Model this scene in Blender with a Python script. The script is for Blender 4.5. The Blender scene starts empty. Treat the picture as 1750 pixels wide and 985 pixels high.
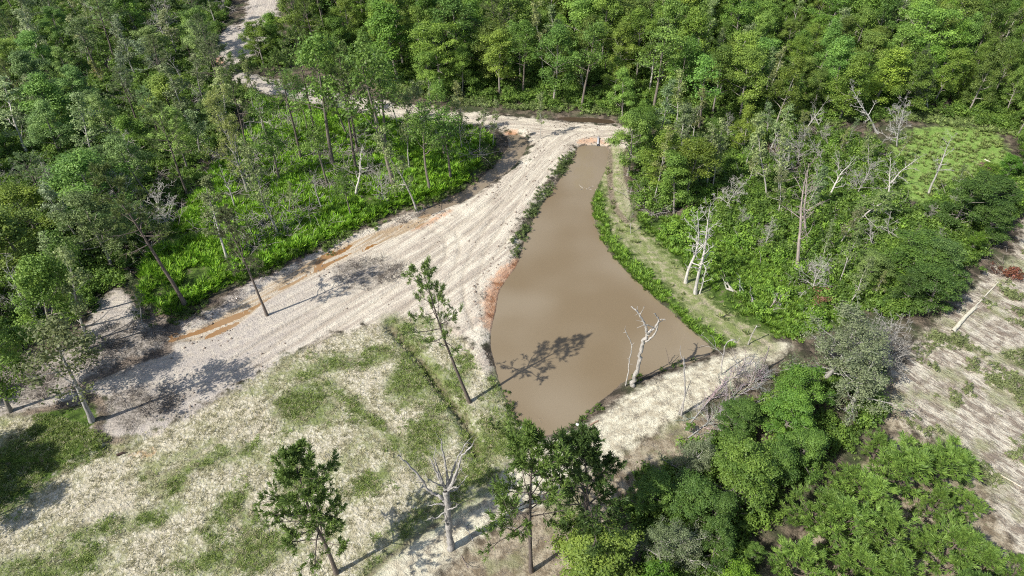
import bpy, math, random
import numpy as np
from mathutils import Matrix, Vector, Euler, noise as mn

rng = np.random.default_rng(7)
random.seed(7)
S = bpy.context.scene
COL = S.collection

# ------------------------------------------------------------------ camera, sky, sun, exposure
CAM_H, FOC, PITCH = 60.0, 1167.0, math.radians(42)
cam_d = bpy.data.cameras.new('camera'); cam = bpy.data.objects.new('camera', cam_d); COL.objects.link(cam)
cam.location = (0, 0, CAM_H); cam.rotation_euler = (math.radians(90) - PITCH, 0, 0)
cam_d.sensor_width = 36; cam_d.lens = 36 * FOC / 1750; cam_d.clip_end = 5000; cam_d.clip_start = 1
S.camera = cam
SUN_AZ, SUN_EL = math.radians(32), math.radians(46)     # direction in which the shadows fall, height of the sun
w = bpy.data.worlds.new('World'); S.world = w; w.use_nodes = True
nt = w.node_tree; bg = nt.nodes['Background']
sky = nt.nodes.new('ShaderNodeTexSky'); sky.sky_type = 'NISHITA'; sky.sun_disc = False
sky.sun_elevation = SUN_EL; sky.sun_rotation = math.radians(90) - (SUN_AZ + math.pi)
sky.air_density = 1.0; sky.dust_density = 1.5
nt.links.new(sky.outputs[0], bg.inputs[0]); bg.inputs[1].default_value = 0.11
sl = bpy.data.lights.new('sun', 'SUN'); sl.energy = 4.5; sl.angle = math.radians(0.5); sl.color = (1.0, 0.955, 0.88)
sun = bpy.data.objects.new('sun', sl); COL.objects.link(sun)
ld = Vector((math.cos(SUN_AZ) * math.cos(SUN_EL), math.sin(SUN_AZ) * math.cos(SUN_EL), -math.sin(SUN_EL)))
sun.rotation_euler = ld.to_track_quat('-Z', 'Y').to_euler(); sun.location = (-60, -40, 90)
S.view_settings.view_transform = 'Standard'; S.view_settings.look = 'None'
S.view_settings.exposure = 0.5; S.view_settings.gamma = 1.0
S.cycles.use_denoising = False; S.cycles.filter_width = 1.1; S.cycles.sample_clamp_indirect = 4
S.cycles.max_bounces = 6; S.cycles.diffuse_bounces = 3; S.cycles.glossy_bounces = 2; S.cycles.transparent_max_bounces = 4

# ------------------------------------------------------------------ survey: sighted directions -> places on the land
_f = np.array([0, math.cos(PITCH), -math.sin(PITCH)]); _u = np.array([0, math.sin(PITCH), math.cos(PITCH)]); _r = np.array([1., 0, 0])
def ray(x, y): return _f * FOC + _r * (x - 875) - _u * (y - 492.5)
def gnd(x, y, z=0.0):
    d = ray(x, y); return np.array([0, 0, CAM_H]) + d * (z - CAM_H) / d[2]
def base_top(b, t):
    B = gnd(*b); d = ray(*t); return B, np.array([0, 0, CAM_H]) + d * B[1] / d[1]
def to_px(P):
    P = np.asarray(P, float) - np.array([0, 0, CAM_H]); q = P @ _f
    return 875 + FOC * (P @ _r) / q, 492.5 - FOC * (P @ _u) / q
def W(pts, z=0.0): return np.array([gnd(x, y, z)[:2] for x, y in pts])
def chaikin(P, n=2, closed=True):
    for _ in range(n):
        Q = np.roll(P, -1, 0) if closed else P[1:]
        A = P if closed else P[:-1]
        N = np.empty((2 * len(A), 2)); N[0::2] = .75 * A + .25 * Q; N[1::2] = .25 * A + .75 * Q
        if not closed: N = np.vstack([P[:1], N, P[-1:]])
        P = N
    return P
def sdf_poly(P, poly):                                  # positive inside
    x, y = P[:, 0].astype(np.float32), P[:, 1].astype(np.float32)
    d2 = np.full(len(x), 1e12, np.float32); ins = np.zeros(len(x), bool)
    A = poly; B = np.roll(poly, -1, 0)
    for (ax, ay), (bx, by) in zip(A, B):
        ex, ey = bx - ax, by - ay; L = ex * ex + ey * ey + 1e-9
        t = np.clip(((x - ax) * ex + (y - ay) * ey) / L, 0, 1)
        d2 = np.minimum(d2, (x - ax - t * ex) ** 2 + (y - ay - t * ey) ** 2)
        c = (ay > y) != (by > y)
        ins ^= c & (x < (y - ay) * ex / (ey if abs(ey) > 1e-9 else 1e-9) + ax)
    d = np.sqrt(d2); return np.where(ins, d, -d)
def line_coords(P, line):                               # distance, signed offset, length along
    x, y = P[:, 0], P[:, 1]; best = np.full(len(x), 1e12); off = np.zeros(len(x)); al = np.zeros(len(x)); s = 0
    for (ax, ay), (bx, by) in zip(line[:-1], line[1:]):
        ex, ey = bx - ax, by - ay; L = math.hypot(ex, ey) + 1e-9
        t = np.clip(((x - ax) * ex + (y - ay) * ey) / L ** 2, 0, 1)
        d2 = (x - ax - t * ex) ** 2 + (y - ay - t * ey) ** 2; m = d2 < best
        sg = np.sign(ex * (y - ay) - ey * (x - ax)); best = np.where(m, d2, best)
        off = np.where(m, np.sqrt(d2) * sg, off); al = np.where(m, s + t * L, al); s += L
    return np.sqrt(best), off, al
def sstep(a, b, x):
    t = np.clip((x - a) / (b - a), 0, 1); return t * t * (3 - 2 * t)

WL = -0.35                                              # level of the pond
POND = chaikin(W([(989,250),(1015,249),(1041,252),(1036,286),(1024,311),(1013,338),(1012,365),(1020,399),(1037,427),(1065,461),(1093,486),(1120,513),(1150,536),(1171,558),(1193,576),(1214,592),(1217,604),(1195,615),(1150,628),(1100,640),(1064,652),(1051,666),(1030,682),(1010,697),(1001,711),(972,729),(942,744),(910,745),(898,731),(878,714),(868,686),(860,668),(851,645),(846,620),(839,596),(839,565),(849,527),(852,500),(866,478),(886,452),(893,423),(906,389),(918,364),(934,340),(963,299),(984,262)], WL), 1)
DITCH = chaikin(W([(863,230),(899,234),(903,244),(893,264),(877,286),(851,306),(823,324),(800,342),(768,353),(740,366),(715,374),(722,362),(752,348),(778,334),(812,313),(842,287),(862,262),(872,244)], WL), 1)
PUDDLE = chaikin(W([(945,201),(1000,201),(1050,206),(1052,211),(1005,209),(955,206)], WL), 1)
STREAM = chaikin(W([(735,362),(692,380),(640,396),(600,411),(560,426),(518,448),(480,468),(449,488),(414,511),(380,537),(345,558),(285,571),(287,584),(345,582),(392,562),(424,540),(452,512),(518,478),(560,458),(602,438),(650,414),(700,394),(738,374)]), 1)
SAND = chaikin(W([(395,122),(470,138),(530,152),(600,164),(680,179),(760,190),(850,197),(905,203),(960,208),(1060,214),(1086,220),(1090,236),(1070,252),(1066,300),(1082,345),(1078,385),(1050,350),(1044,300),(1046,262),(1038,246),(990,244),(978,252),(972,268),(955,288),(940,310),(922,335),(900,365),(886,392),(878,420),(884,446),(866,466),(850,490),(836,520),(832,560),(833,600),(842,640),(828,645),(812,620),(800,590),(780,570),(745,545),(700,540),(655,552),(615,560),(560,578),(510,600),(470,620),(430,645),(400,668),(340,700),(290,725),(245,745),(190,752),(170,740),(186,700),(150,660),(120,690),(60,700),(-60,720),(-120,690),(-60,640),(60,620),(130,600),(150,560),(165,512),(200,490),(228,512),(240,535),(290,545),(330,550),(380,515),(415,488),(450,470),(500,450),(545,426),(600,398),(650,382),(700,362),(745,345),(790,345),(830,322),(858,305),(885,286),(899,264),(908,244),(903,230),(870,224),(800,212),(740,213),(680,209),(640,201),(596,192),(540,180),(480,168),(405,150)]), 1)
ROAD2 = chaikin(W([(440,-90),(520,-90),(480,-10),(472,40),(462,80),(425,100),(395,118),(392,140),(370,120),(372,92),(400,66),(424,20)]), 1)
CLEAR2 = chaikin(W([(378,50),(405,40),(415,85),(395,120),(372,115),(362,95)]), 1)
PATH = chaikin(W([(600,1010),(660,950),(700,918),(760,875),(820,845),(868,795),(895,768),(955,748),(1005,724),(1060,684),(1110,652),(1200,618),(1260,598),(1345,578),(1354,598),(1312,622),(1270,650),(1200,690),(1150,722),(1095,755),(1050,785),(1000,812),(940,855),(880,885),(830,910),(785,945),(745,990),(640,1200),(480,1560),(300,1560),(420,1300),(560,1060)]), 1)
DUFF = chaikin(W([(480,1560),(700,1060),(745,990),(785,945),(830,910),(880,885),(940,850),(1000,808),(1050,782),(1095,752),(1150,716),(1240,700),(1240,760),(1120,800),(1100,860),(1110,1000),(1150,1200),(1300,1560)]), 1)
FIELD = chaikin(W([(-300,760),(-60,725),(60,705),(170,742),(245,745),(340,700),(400,668),(430,645),(470,620),(510,600),(560,578),(615,560),(655,552),(700,540),(745,545),(780,570),(800,590),(842,640),(870,690),(900,735),(895,768),(868,795),(820,845),(760,875),(700,918),(640,965),(560,1060),(420,1300),(300,1560),(-1500,1560),(-1500,900)]), 1)
RFIELD = chaikin(W([(1780,330),(1745,400),(1735,440),(1690,460),(1640,520),(1600,555),(1560,590),(1535,640),(1520,700),(1560,740),(1600,745),(1650,775),(1690,830),(1700,890),(1760,960),(1850,1050),(2300,1000),(2300,330)]), 1)
RDUFF = chaikin(W([(1500,640),(1560,600),(1560,740),(1500,760),(1440,850),(1380,900),(1290,1000),(1230,1100),(1290,1100),(1800,1100),(1760,960),(1700,890),(1690,830),(1640,780),(1560,745),(1500,720)]), 1)
CLAY = [chaikin(W(p), 1) for p in ([(896,436),(872,444),(846,466),(832,492),(822,525),(822,560),(842,562),(852,528),(858,500),(874,480),(896,456)],
        [(988,246),(1038,244),(1042,252),(1032,238),(990,238)],
        [(215,778),(250,770),(262,779),(235,788)],
        [(858,226),(880,221),(892,229),(875,232)], [(362,95),(385,100),(385,145),(362,140)],
        [(700,392),(740,370),(775,357),(755,375),(705,398)])]
MARSH = chaikin(W([(236,470),(240,530),(290,548),(350,512),(400,482),(470,458),(540,425),(620,385),(700,352),(775,325),(815,300),(840,270),(845,235),(800,218),(700,212),(640,204),(560,188),(470,172),(430,175),(420,230),(370,280),(335,330),(300,380),(260,420)]), 1)
BANK = chaikin(W([(1041,254),(1060,256),(1066,300),(1080,340),(1100,372),(1180,372),(1200,330),(1300,320),(1400,340),(1500,300),(1540,360),(1520,470),(1470,540),(1400,570),(1345,578),(1290,586),(1235,600),(1214,592),(1190,575),(1150,536),(1093,486),(1037,427),(1012,365),(1010,337),(1024,311),(1036,286)]), 1)
MEADOW = chaikin(W([(1530,226),(1620,214),(1700,222),(1722,262),(1730,300),(1700,330),(1620,345),(1560,350),(1520,300)]), 1)
LGREEN = chaikin(W([(60,705),(150,688),(205,700),(200,740),(180,775),(120,800),(70,840),(20,880),(-80,920),(-80,800),(0,770),(50,740)]), 1)
LITTERP = chaikin(W([(1400,460),(1560,480),(1560,590),(1500,640),(1440,560)]), 1)
GREENS = [((520,690),58,42,-.5),((640,612),26,18,.2),((392,872),24,30,.3),((430,945),60,26,-.3),((255,885),38,14,-.4),((300,828),22,14,0),((370,785),62,14,-.4),((700,655),48,42,.2),((770,660),30,52,.4),((845,668),18,40,.3),((860,740),34,40,.3),((560,625),50,20,-.4),((735,745),40,40,.3),((40,975),50,22,0),((130,960),40,24,-.3),((360,960),45,18,-.3),((815,810),40,22,-.6),((720,880),60,10,-.6),((180,905),50,12,-.4),((505,835),25,20,0),((640,820),30,12,-.6)]
GREENS = [(gnd(*c)[:2], a * .061, b * .082, r) for c, a, b, r in GREENS]
GLINES = [(W([(556,652),(600,690),(650,735),(700,780),(735,810)]), .75), (W([(672,552),(700,590),(735,640),(765,690),(800,740),(825,790)]), 1.5), (W([(395,850),(430,905),(465,960)]), .8), (W([(620,985),(690,925),(760,882),(840,835)]), .7)]
GULLY = [(W([(668,560),(700,592),(735,638),(765,680),(790,712),(806,742),(812,775)]), .62, .75), (W([(600,1010),(660,955),(715,915),(770,880)]), .35, .35), (W([(250,545),(300,560),(285,600),(215,620),(120,665)]), .9, .35), (W([(178,765),(215,770),(260,745)]), .3, .25)]
DEBRIS = [chaikin(W(q), 1) for q in ([(115,590),(180,560),(235,545),(300,560),(310,590),(250,625),(200,650),(140,650)], [(180,682),(240,664),(300,660),(330,680),(280,715),(225,742),(180,738)], [(0,600),(110,600),(130,650),(60,700),(-60,700)], [(560,455),(640,440),(700,455),(660,490),(590,500)])]
RUTS = [chaikin(W(q), 2, False) for q in ([(300,700),(420,655),(520,590),(620,520),(720,450),(820,370),(900,310),(965,245)], [(240,680),(380,640),(500,560),(600,500),(680,470),(760,420),(850,345),(925,275)],
    [(690,545),(740,500),(775,440),(770,400),(735,385)], [(640,560),(720,520),(800,470),(850,420),(880,370),(930,300)], [(820,560),(800,500),(810,440),(850,380)], [(760,560),(730,500),(690,450),(640,440)],
    [(556,652),(600,690),(650,735),(700,780),(735,812)], [(395,850),(440,910),(500,985)], [(480,690),(420,745),(330,800),(240,840),(100,900)], [(700,985),(800,905),(890,820),(980,765),(1080,705),(1180,650),(1340,588)], [(1060,270),(1052,340),(1072,395),(1118,440),(1200,528),(1290,585)],
    [(620,175),(760,200),(900,215),(1075,228)], [(1560,700),(1640,620),(1750,540)], [(1650,790),(1750,900)], [(1600,620),(1680,700),(1790,760)])]
TRAIL = W([(1052,262),(1050,300),(1054,345),(1072,395),(1118,440),(1160,480),(1200,528),(1250,563),(1300,588)])
CL1 = chaikin(W([(1200,222),(1040,228),(985,236),(945,278),(890,342),(820,402),(740,458),(640,518),(540,578),(440,628),(340,668),(230,712),(100,700),(-60,690)]), 2, False)
CL2 = chaikin(W([(560,1050),(700,945),(800,880),(880,820),(960,775),(1060,715),(1160,655),(1260,618),(1360,585)]), 2, False)
CL3 = chaikin(W([(480,-80),(450,0),(425,70),(385,120),(500,160),(640,188),(800,206),(960,222)]), 2, False)

def fields(P):
    F = {}
    F['pond'] = np.maximum.reduce([sdf_poly(P, POND), sdf_poly(P, DITCH), sdf_poly(P, PUDDLE)])
    F['stream'] = sdf_poly(P, STREAM)
    F['sand'] = np.maximum.reduce([sdf_poly(P, SAND), sdf_poly(P, ROAD2), sdf_poly(P, CLEAR2)])
    F['path'] = sdf_poly(P, PATH); F['field'] = sdf_poly(P, FIELD)
    F['rfield'] = sdf_poly(P, RFIELD)
    F['debris'] = np.maximum.reduce([sdf_poly(P, c) for c in DEBRIS])
    F['duff'] = np.maximum(sdf_poly(P, DUFF), sdf_poly(P, RDUFF))
    F['clay'] = np.maximum.reduce([sdf_poly(P, c) for c in CLAY])
    g = np.maximum.reduce([sdf_poly(P, MARSH), sdf_poly(P, BANK), sdf_poly(P, MEADOW), sdf_poly(P, LGREEN)])
    F['lush'] = g
    s = np.full(len(P), -5.0)
    for (c, a, b, r) in GREENS:
        dx, dy = P[:, 0] - c[0], P[:, 1] - c[1]; cr, sr = math.cos(r), math.sin(r)
        q = np.sqrt(((dx * cr - dy * sr) / a) ** 2 + ((dx * sr + dy * cr) / b) ** 2); s = np.maximum(s, (1 - q) * min(a, b))
    for l, wd in GLINES: s = np.maximum(s, wd - line_coords(P, l)[0])
    F['patch'] = s
    gu = np.zeros(len(P)); gd = np.full(len(P), 9.)
    for l, wd, dp in GULLY:
        d = line_coords(P, l)[0]; gu = np.maximum(gu, dp * np.exp(-(d / wd) ** 2)); gd = np.minimum(gd, d - wd)
    F['gully'] = -gd; F['_gdepth'] = gu
    F['meadow'] = sdf_poly(P, MEADOW)
    ru = np.zeros(len(P))
    for l in RUTS:
        d = line_coords(P, l)[0] + .25 * fbm(P[:, 0] / 3, P[:, 1] / 3, 2, 66); ru = np.maximum(ru, np.exp(-((d - .95) / .24) ** 2))
    F['ruts'] = ru * (.55 + .6 * vnoise(P[:, 0] / 5, P[:, 1] / 5, 67))
    F['trail'] = 1.9 - line_coords(P, TRAIL)[0]
    d1, o1, a1 = line_coords(P, CL1); d2, o2, a2 = line_coords(P, CL2); d3, o3, a3 = line_coords(P, CL3)
    on, al, dd = o1.copy(), a1.copy(), d1 * 1.0
    m = (d2 < d1 * .8); on[m] = o2[m] + 300; al[m] = a2[m] + 500
    m = (d3 < d1 * .6) & (P[:, 1] > 100); on[m] = o3[m] + 700; al[m] = a3[m] + 900
    m = F['rfield'] > -2; th = math.radians(-52)
    on[m] = P[m, 0] * -math.sin(th) + P[m, 1] * math.cos(th); al[m] = (P[m, 0] * math.cos(th) + P[m, 1] * math.sin(th)) * 3.2
    F['roff'] = on; F['rlen'] = al
    return F

def vnoise(x, y, seed=0):                               # vectorised value noise
    xi, yi = np.floor(x).astype(np.int64), np.floor(y).astype(np.int64); fx, fy = x - xi, y - yi
    fx = fx * fx * (3 - 2 * fx); fy = fy * fy * (3 - 2 * fy)
    def h(a, b):
        n = (a * 374761393 + b * 668265263 + seed * 974634777) & 0xffffffff
        n = ((n ^ (n >> 13)) * 1274126177) & 0xffffffff
        return ((n ^ (n >> 16)) & 0xffff) / 65535.0
    return (h(xi, yi) * (1 - fx) + h(xi + 1, yi) * fx) * (1 - fy) + (h(xi, yi + 1) * (1 - fx) + h(xi + 1, yi + 1) * fx) * fy
def fbm(x, y, o=3, seed=0):
    s = 0; a = .5
    for i in range(o): s = s + a * (vnoise(x, y, seed + i) - .5) * 2; x = x * 2.03 + 7; y = y * 2.03 + 3; a *= .5
    return s

def height(P, F):
    x, y = P[:, 0], P[:, 1]
    h = .22 * fbm(x / 14, y / 14, 3, 1) + .05 * fbm(x / 1.3, y / 1.3, 3, 5)
    sand = sstep(-.6, .6, np.maximum(F['sand'], F['path']))
    wv = 1.3 * fbm(x / 9, y / 9, 2, 90); rut = .09 * fbm(F['roff'] / .55 + wv, F['rlen'] / 6.0, 2, 9) + .06 * fbm(F['roff'] / 1.9, F['rlen'] / 14.0, 2, 19)
    h = h * (1 - .55 * sand) + sand * (rut + .05 * fbm(x / .8, y / .8, 2, 31) + .12)
    rf = sstep(-.5, 1, F['rfield']); h = h + rf * (.16 * fbm(F['roff'] / .8, F['rlen'] / 3.0, 3, 12))
    fl = sstep(-.5, 1, F['field']); h = h + fl * .10 * np.abs(fbm(x / .5, y / .5, 3, 22))
    # eroded scarps beside creek and ditch: soil sits up to .7 m above the sand on the wooded side
    e = sstep(-2.6, -.5, -np.maximum(F['sand'], F['stream'] + 0)) * sstep(-14, -4, F['sand'])
    ms = sstep(0, 1.1, F['lush']) * (1 - sand) * (y > 40) * (x < 0)
    h = h + ms * (.55 + .15 * fbm(x / .7, y / .7, 2, 40))
    h = h - .11 * F['ruts'] * (F['rfield'] < 0) - F['_gdepth'] * (1 + .4 * fbm(x / 1.1, y / 1.1, 2, 44))
    st = sstep(-.7, .15, F['stream'])
    h = h * (1 - st) + st * (-.23 + .18 * fbm(F['roff'] / .75 + .9 * fbm(x / 4, y / 4, 2, 51), F['rlen'] / 6.5, 3, 50))
    pd = F['pond']; nz = .25 * fbm(x / 1.2, y / 1.2, 2, 60)
    out = sstep(-1.8, 0, pd + nz * .4)
    target = np.where(pd > 0, WL - np.minimum(pd * .5, 1.6) - .02, WL + .02 + np.minimum(-pd, 3) * .22)
    return h * (1 - out) + target * out

# ------------------------------------------------------------------ node helpers and materials
class N:
    def __init__(s, name):
        s.m = bpy.data.materials.new(name); s.m.use_nodes = True; s.t = s.m.node_tree
        s.out = s.t.nodes['Material Output']; s.b = s.t.nodes['Principled BSDF']
    def n(s, typ, ins=None, **kw):
        k = s.t.nodes.new(typ)
        for a, v in kw.items(): setattr(k, a, v)
        for a, v in (ins or {}).items(): s.set(k.inputs[a], v)
        return k
    def set(s, sock, v):
        if hasattr(v, 'is_output') and v.is_output: s.t.links.new(v, sock)
        else: sock.default_value = v
    def attr(s, name): return s.n('ShaderNodeAttribute', attribute_name=name).outputs['Fac']
    def math(s, op, a, b=0.0, c=None):
        k = s.n('ShaderNodeMath', operation=op); s.set(k.inputs[0], a); s.set(k.inputs[1], b)
        if c is not None: s.set(k.inputs[2], c)
        return k.outputs[0]
    def noise(s, vec, scale, detail=3, rough=.55, dist=0):
        return s.n('ShaderNodeTexNoise', {'Vector': vec, 'Scale': scale, 'Detail': detail, 'Roughness': rough, 'Distortion': dist}).outputs[0]
    def ss(s, v, a, b, lo=0.0, hi=1.0):
        return s.n('ShaderNodeMapRange', {'Value': v, 'From Min': a, 'From Max': b, 'To Min': lo, 'To Max': hi}, interpolation_type='SMOOTHSTEP').outputs[0]
    def mix(s, f, a, b):
        k = s.n('ShaderNodeMix', data_type='RGBA'); s.set(k.inputs[0], f); s.set(k.inputs[6], a); s.set(k.inputs[7], b); return k.outputs[2]
def c4(r, g, b): return (r, g, b, 1)

def ground_material():
    k = N('ground_soil'); geo = k.n('ShaderNodeNewGeometry').outputs['Position']
    comb = k.n('ShaderNodeCombineXYZ'); k.set(comb.inputs[0], k.math('MULTIPLY', k.attr('roff'), 1.0)); k.set(comb.inputs[1], k.math('MULTIPLY', k.attr('rlen'), .07))
    rv = comb.outputs[0]
    n1 = k.noise(geo, .16, 4, .6); n2 = k.noise(geo, .9, 5, .65); n3 = k.noise(geo, 3.2, 4, .7); n4 = k.noise(geo, 8, 3, .7)
    st1 = k.noise(rv, 1.3, 4, .65, .3); st2 = k.noise(rv, 4.5, 3, .6)
    # woodland floor
    lit = k.mix(k.ss(n2, .4, .62), c4(.05, .042, .03), c4(.17, .135, .1)); lit = k.mix(k.ss(n1, .45, .7), lit, c4(.055, .075, .03))
    # straw coloured field over pale sand
    wp = k.n('ShaderNodeVectorMath', {0: geo, 1: k.n('ShaderNodeTexNoise', {'Vector': geo, 'Scale': 1.4, 'Detail': 2}).outputs[1]}, operation='ADD').outputs[0]
    vor = k.n('ShaderNodeTexVoronoi', {'Vector': wp, 'Scale': 2.6}); vd = vor.outputs[0]
    cl = k.math('ADD', k.math('MULTIPLY', vd, .55), k.math('MULTIPLY', n3, .75)); cl = k.math('ADD', cl, k.math('MULTIPLY', k.math('SUBTRACT', n2, .5), .35))
    straw = k.mix(k.ss(cl, .46, .80), c4(.62, .58, .455), c4(.30, .28, .17)); straw = k.mix(k.ss(n4, .52, .7, 0, .5), straw, c4(.30, .27, .18))
    straw = k.mix(k.math('MULTIPLY', k.ss(n1, .47, .62), k.ss(n2, .32, .58, .1, .8)), straw, c4(.215, .235, .10)); straw = k.mix(k.math('MULTIPLY', k.ss(n1, .58, .40), k.ss(n2, .35, .6, .25, .7)), straw, c4(.50, .45, .345))
    # sand of the causeway
    sand = k.mix(k.ss(st1, .36, .62), c4(.43, .37, .30), c4(.66, .60, .485)); sand = k.mix(k.ss(n1, .50, .70, 0, .85), sand, c4(.73, .67, .54))
    sand = k.mix(k.ss(st2, .52, .72, 0, .4), sand, c4(.36, .30, .25)); sand = k.mix(k.ss(n2, .60, .75, 0, .4), sand, c4(.46, .34, .26))
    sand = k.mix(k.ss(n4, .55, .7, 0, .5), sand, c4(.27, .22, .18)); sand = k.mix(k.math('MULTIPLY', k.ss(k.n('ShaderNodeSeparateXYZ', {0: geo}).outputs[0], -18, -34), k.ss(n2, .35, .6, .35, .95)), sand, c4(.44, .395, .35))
    psand = k.mix(k.ss(n2, .35, .6), c4(.46, .41, .30), c4(.69, .65, .50)); psand = k.mix(k.ss(st2, .5, .7, 0, .5), psand, c4(.38, .33, .23)); psand = k.mix(k.ss(n4, .58, .7, 0, .5), psand, c4(.22, .19, .13))
    duff = k.mix(k.ss(n2, .38, .62), c4(.19, .15, .10), c4(.40, .345, .25)); duff = k.mix(k.ss(n4, .55, .7, 0, .6), duff, c4(.11, .085, .06)); duff = k.mix(k.ss(n1, .5, .62, 0, .7), duff, c4(.2, .21, .1))
    rfv = k.mix(k.ss(st1, .40, .6), c4(.26, .215, .17), c4(.56, .52, .42)); rfv = k.mix(k.ss(st2, .50, .60, 0, .6), rfv, c4(.17, .13, .10)); rfv = k.mix(k.ss(n2, .50, .60, 0, .6), rfv, c4(.64, .59, .48)); rfv = k.mix(k.ss(n1, .48, .60, 0, .65), rfv, c4(.24, .26, .12)); rfv = k.mix(k.ss(n3, .60, .72, 0, .5), rfv, c4(.32, .20, .14))
    clay = k.mix(k.ss(n2, .35, .65), c4(.42, .17, .075), c4(.60, .33, .18)); clay = k.mix(k.ss(n4, .5, .7, 0, .5), clay, c4(.5, .38, .26))
    mud = k.mix(k.ss(n3, .35, .65), c4(.085, .065, .05), c4(.27, .21, .16))
    lush = k.mix(k.ss(n2, .35, .65), c4(.035, .06, .012), c4(.10, .17, .025)); lush = k.mix(k.ss(n2, .55, .66, 0, .85), lush, c4(.15, .12, .085))
    grs = k.mix(k.ss(n3, .35, .65), c4(.085, .13, .03), c4(.19, .23, .07))
    trail = k.mix(k.ss(n2, .42, .68), c4(.21, .25, .085), c4(.42, .37, .25))
    def m(name, sh, wd, amp, src=n2):
        v = k.math('ADD', k.attr(name), k.math('MULTIPLY', k.math('SUBTRACT', src, .5), amp)); return k.ss(v, sh - wd, sh + wd)
    c = lit
    c = k.mix(m('duff', 0, .8, 3), c, duff)
    c = k.mix(m('field', 0, .8, 3), c, straw)
    c = k.mix(m('rfield', 0, .8, 4), c, rfv)
    c = k.mix(m('lush', .3, .8, 5), c, lush)
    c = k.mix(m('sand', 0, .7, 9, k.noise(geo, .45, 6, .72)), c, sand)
    c = k.mix(k.math('MULTIPLY', m('debris', .4, 1.2, 7, k.noise(geo, .7, 5, .7)), .8), c, k.mix(k.ss(n3, .38, .6), c4(.085, .075, .06), c4(.34, .30, .26)))
    c = k.mix(m('path', .1, .6, 2.2), c, psand)
    c = k.mix(k.math('MULTIPLY', m('patch', .1, 1.0, 3.0), k.ss(n3, .3, .6, .5, .95)), c, grs)
    c = k.mix(k.math('MULTIPLY', m('meadow', 0, 1.2, 6), .9), c, k.mix(k.ss(n2, .35, .65), c4(.17, .29, .055), c4(.26, .38, .10)))
    c = k.mix(k.math('MULTIPLY', m('trail', -.1, 1.0, 3.2), .85), c, trail)
    c = k.mix(k.math('MULTIPLY', m('clay', .2, .7, 4.2), .7), c, clay)
    c = k.mix(k.math('MULTIPLY', m('gully', .2, .35, 2.2), .75), c, k.mix(k.ss(n3, .4, .6), c4(.09, .07, .055), c4(.20, .15, .11)))
    c = k.mix(k.math('MULTIPLY', k.attr('ruts'), k.ss(n3, .3, .6, .15, .55)), c, c4(.30, .255, .19))
    wet = k.math('MULTIPLY', m('stream', 0, .3, .8), 1.0); amber = k.mix(k.ss(st1, .42, .6), c4(.40, .30, .19), c4(.54, .47, .37)); c = k.mix(wet, c, amber)
    # soil of the cut bank between the marsh and the sand, and the damp rim of the water
    edge = k.math('MULTIPLY', k.ss(k.math('ABSOLUTE', k.math('ADD', k.attr('sand'), .25)), .75, .2), k.math('MULTIPLY', k.ss(k.attr('lush'), -2.8, -.4), 1.0)); c = k.mix(k.math('MULTIPLY', edge, .85), c, mud)
    rim = k.math('MULTIPLY', m('pond', -.12, .15, .6), .8); c = k.mix(rim, c, mud)
    k.set(k.b.inputs['Base Color'], c); k.set(k.b.inputs['Roughness'], k.ss(k.attr('stream'), -.2, .3, .93, .4)); k.b.inputs['Specular IOR Level'].default_value = .2
    rd = k.math('MAXIMUM', k.math('MAXIMUM', k.attr('sand'), k.attr('path')), k.attr('rfield')); rdm = k.ss(rd, -.6, .3)
    trd = k.n('ShaderNodeTexWave', {'Vector': k.n('ShaderNodeMapping', {'Vector': rv, 'Scale': (.6, 14, 1)}).outputs[0], 'Scale': .7, 'Distortion': 6, 'Detail': 3}, bands_direction='Y').outputs[1]
    tr_ = k.math('MULTIPLY', k.math('MULTIPLY', trd, k.ss(k.noise(rv, .55, 3), .55, .68)), k.math('MULTIPLY', rdm, .09))
    hgt = k.math('ADD', k.math('MULTIPLY', n3, .7), k.math('ADD', k.math('MULTIPLY', n4, .4), k.math('ADD', tr_, k.math('MULTIPLY', k.math('MULTIPLY', st2, rdm), .7))))
    hgt = k.math('SUBTRACT', hgt, k.math('MULTIPLY', k.math('MULTIPLY', vd, k.ss(k.attr('field'), -.5, .5)), .45))
    bp = k.n('ShaderNodeBump', {'Height': hgt, 'Strength': .85, 'Distance': .34}); k.set(k.b.inputs['Normal'], bp.outputs[0])
    return k.m

def water_material(name, col, col2, rough=.06):
    k = N(name); geo = k.n('ShaderNodeNewGeometry').outputs['Position']
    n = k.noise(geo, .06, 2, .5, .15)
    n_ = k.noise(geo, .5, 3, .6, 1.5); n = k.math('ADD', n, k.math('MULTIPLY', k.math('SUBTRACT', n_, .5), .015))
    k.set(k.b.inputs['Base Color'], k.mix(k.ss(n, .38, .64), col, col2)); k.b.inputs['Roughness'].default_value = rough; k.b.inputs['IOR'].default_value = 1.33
    bp = k.n('ShaderNodeBump', {'Height': k.noise(geo, 1.6, 2, .5), 'Strength': .05, 'Distance': .1}); k.set(k.b.inputs['Normal'], bp.outputs[0])
    return k.m

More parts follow.
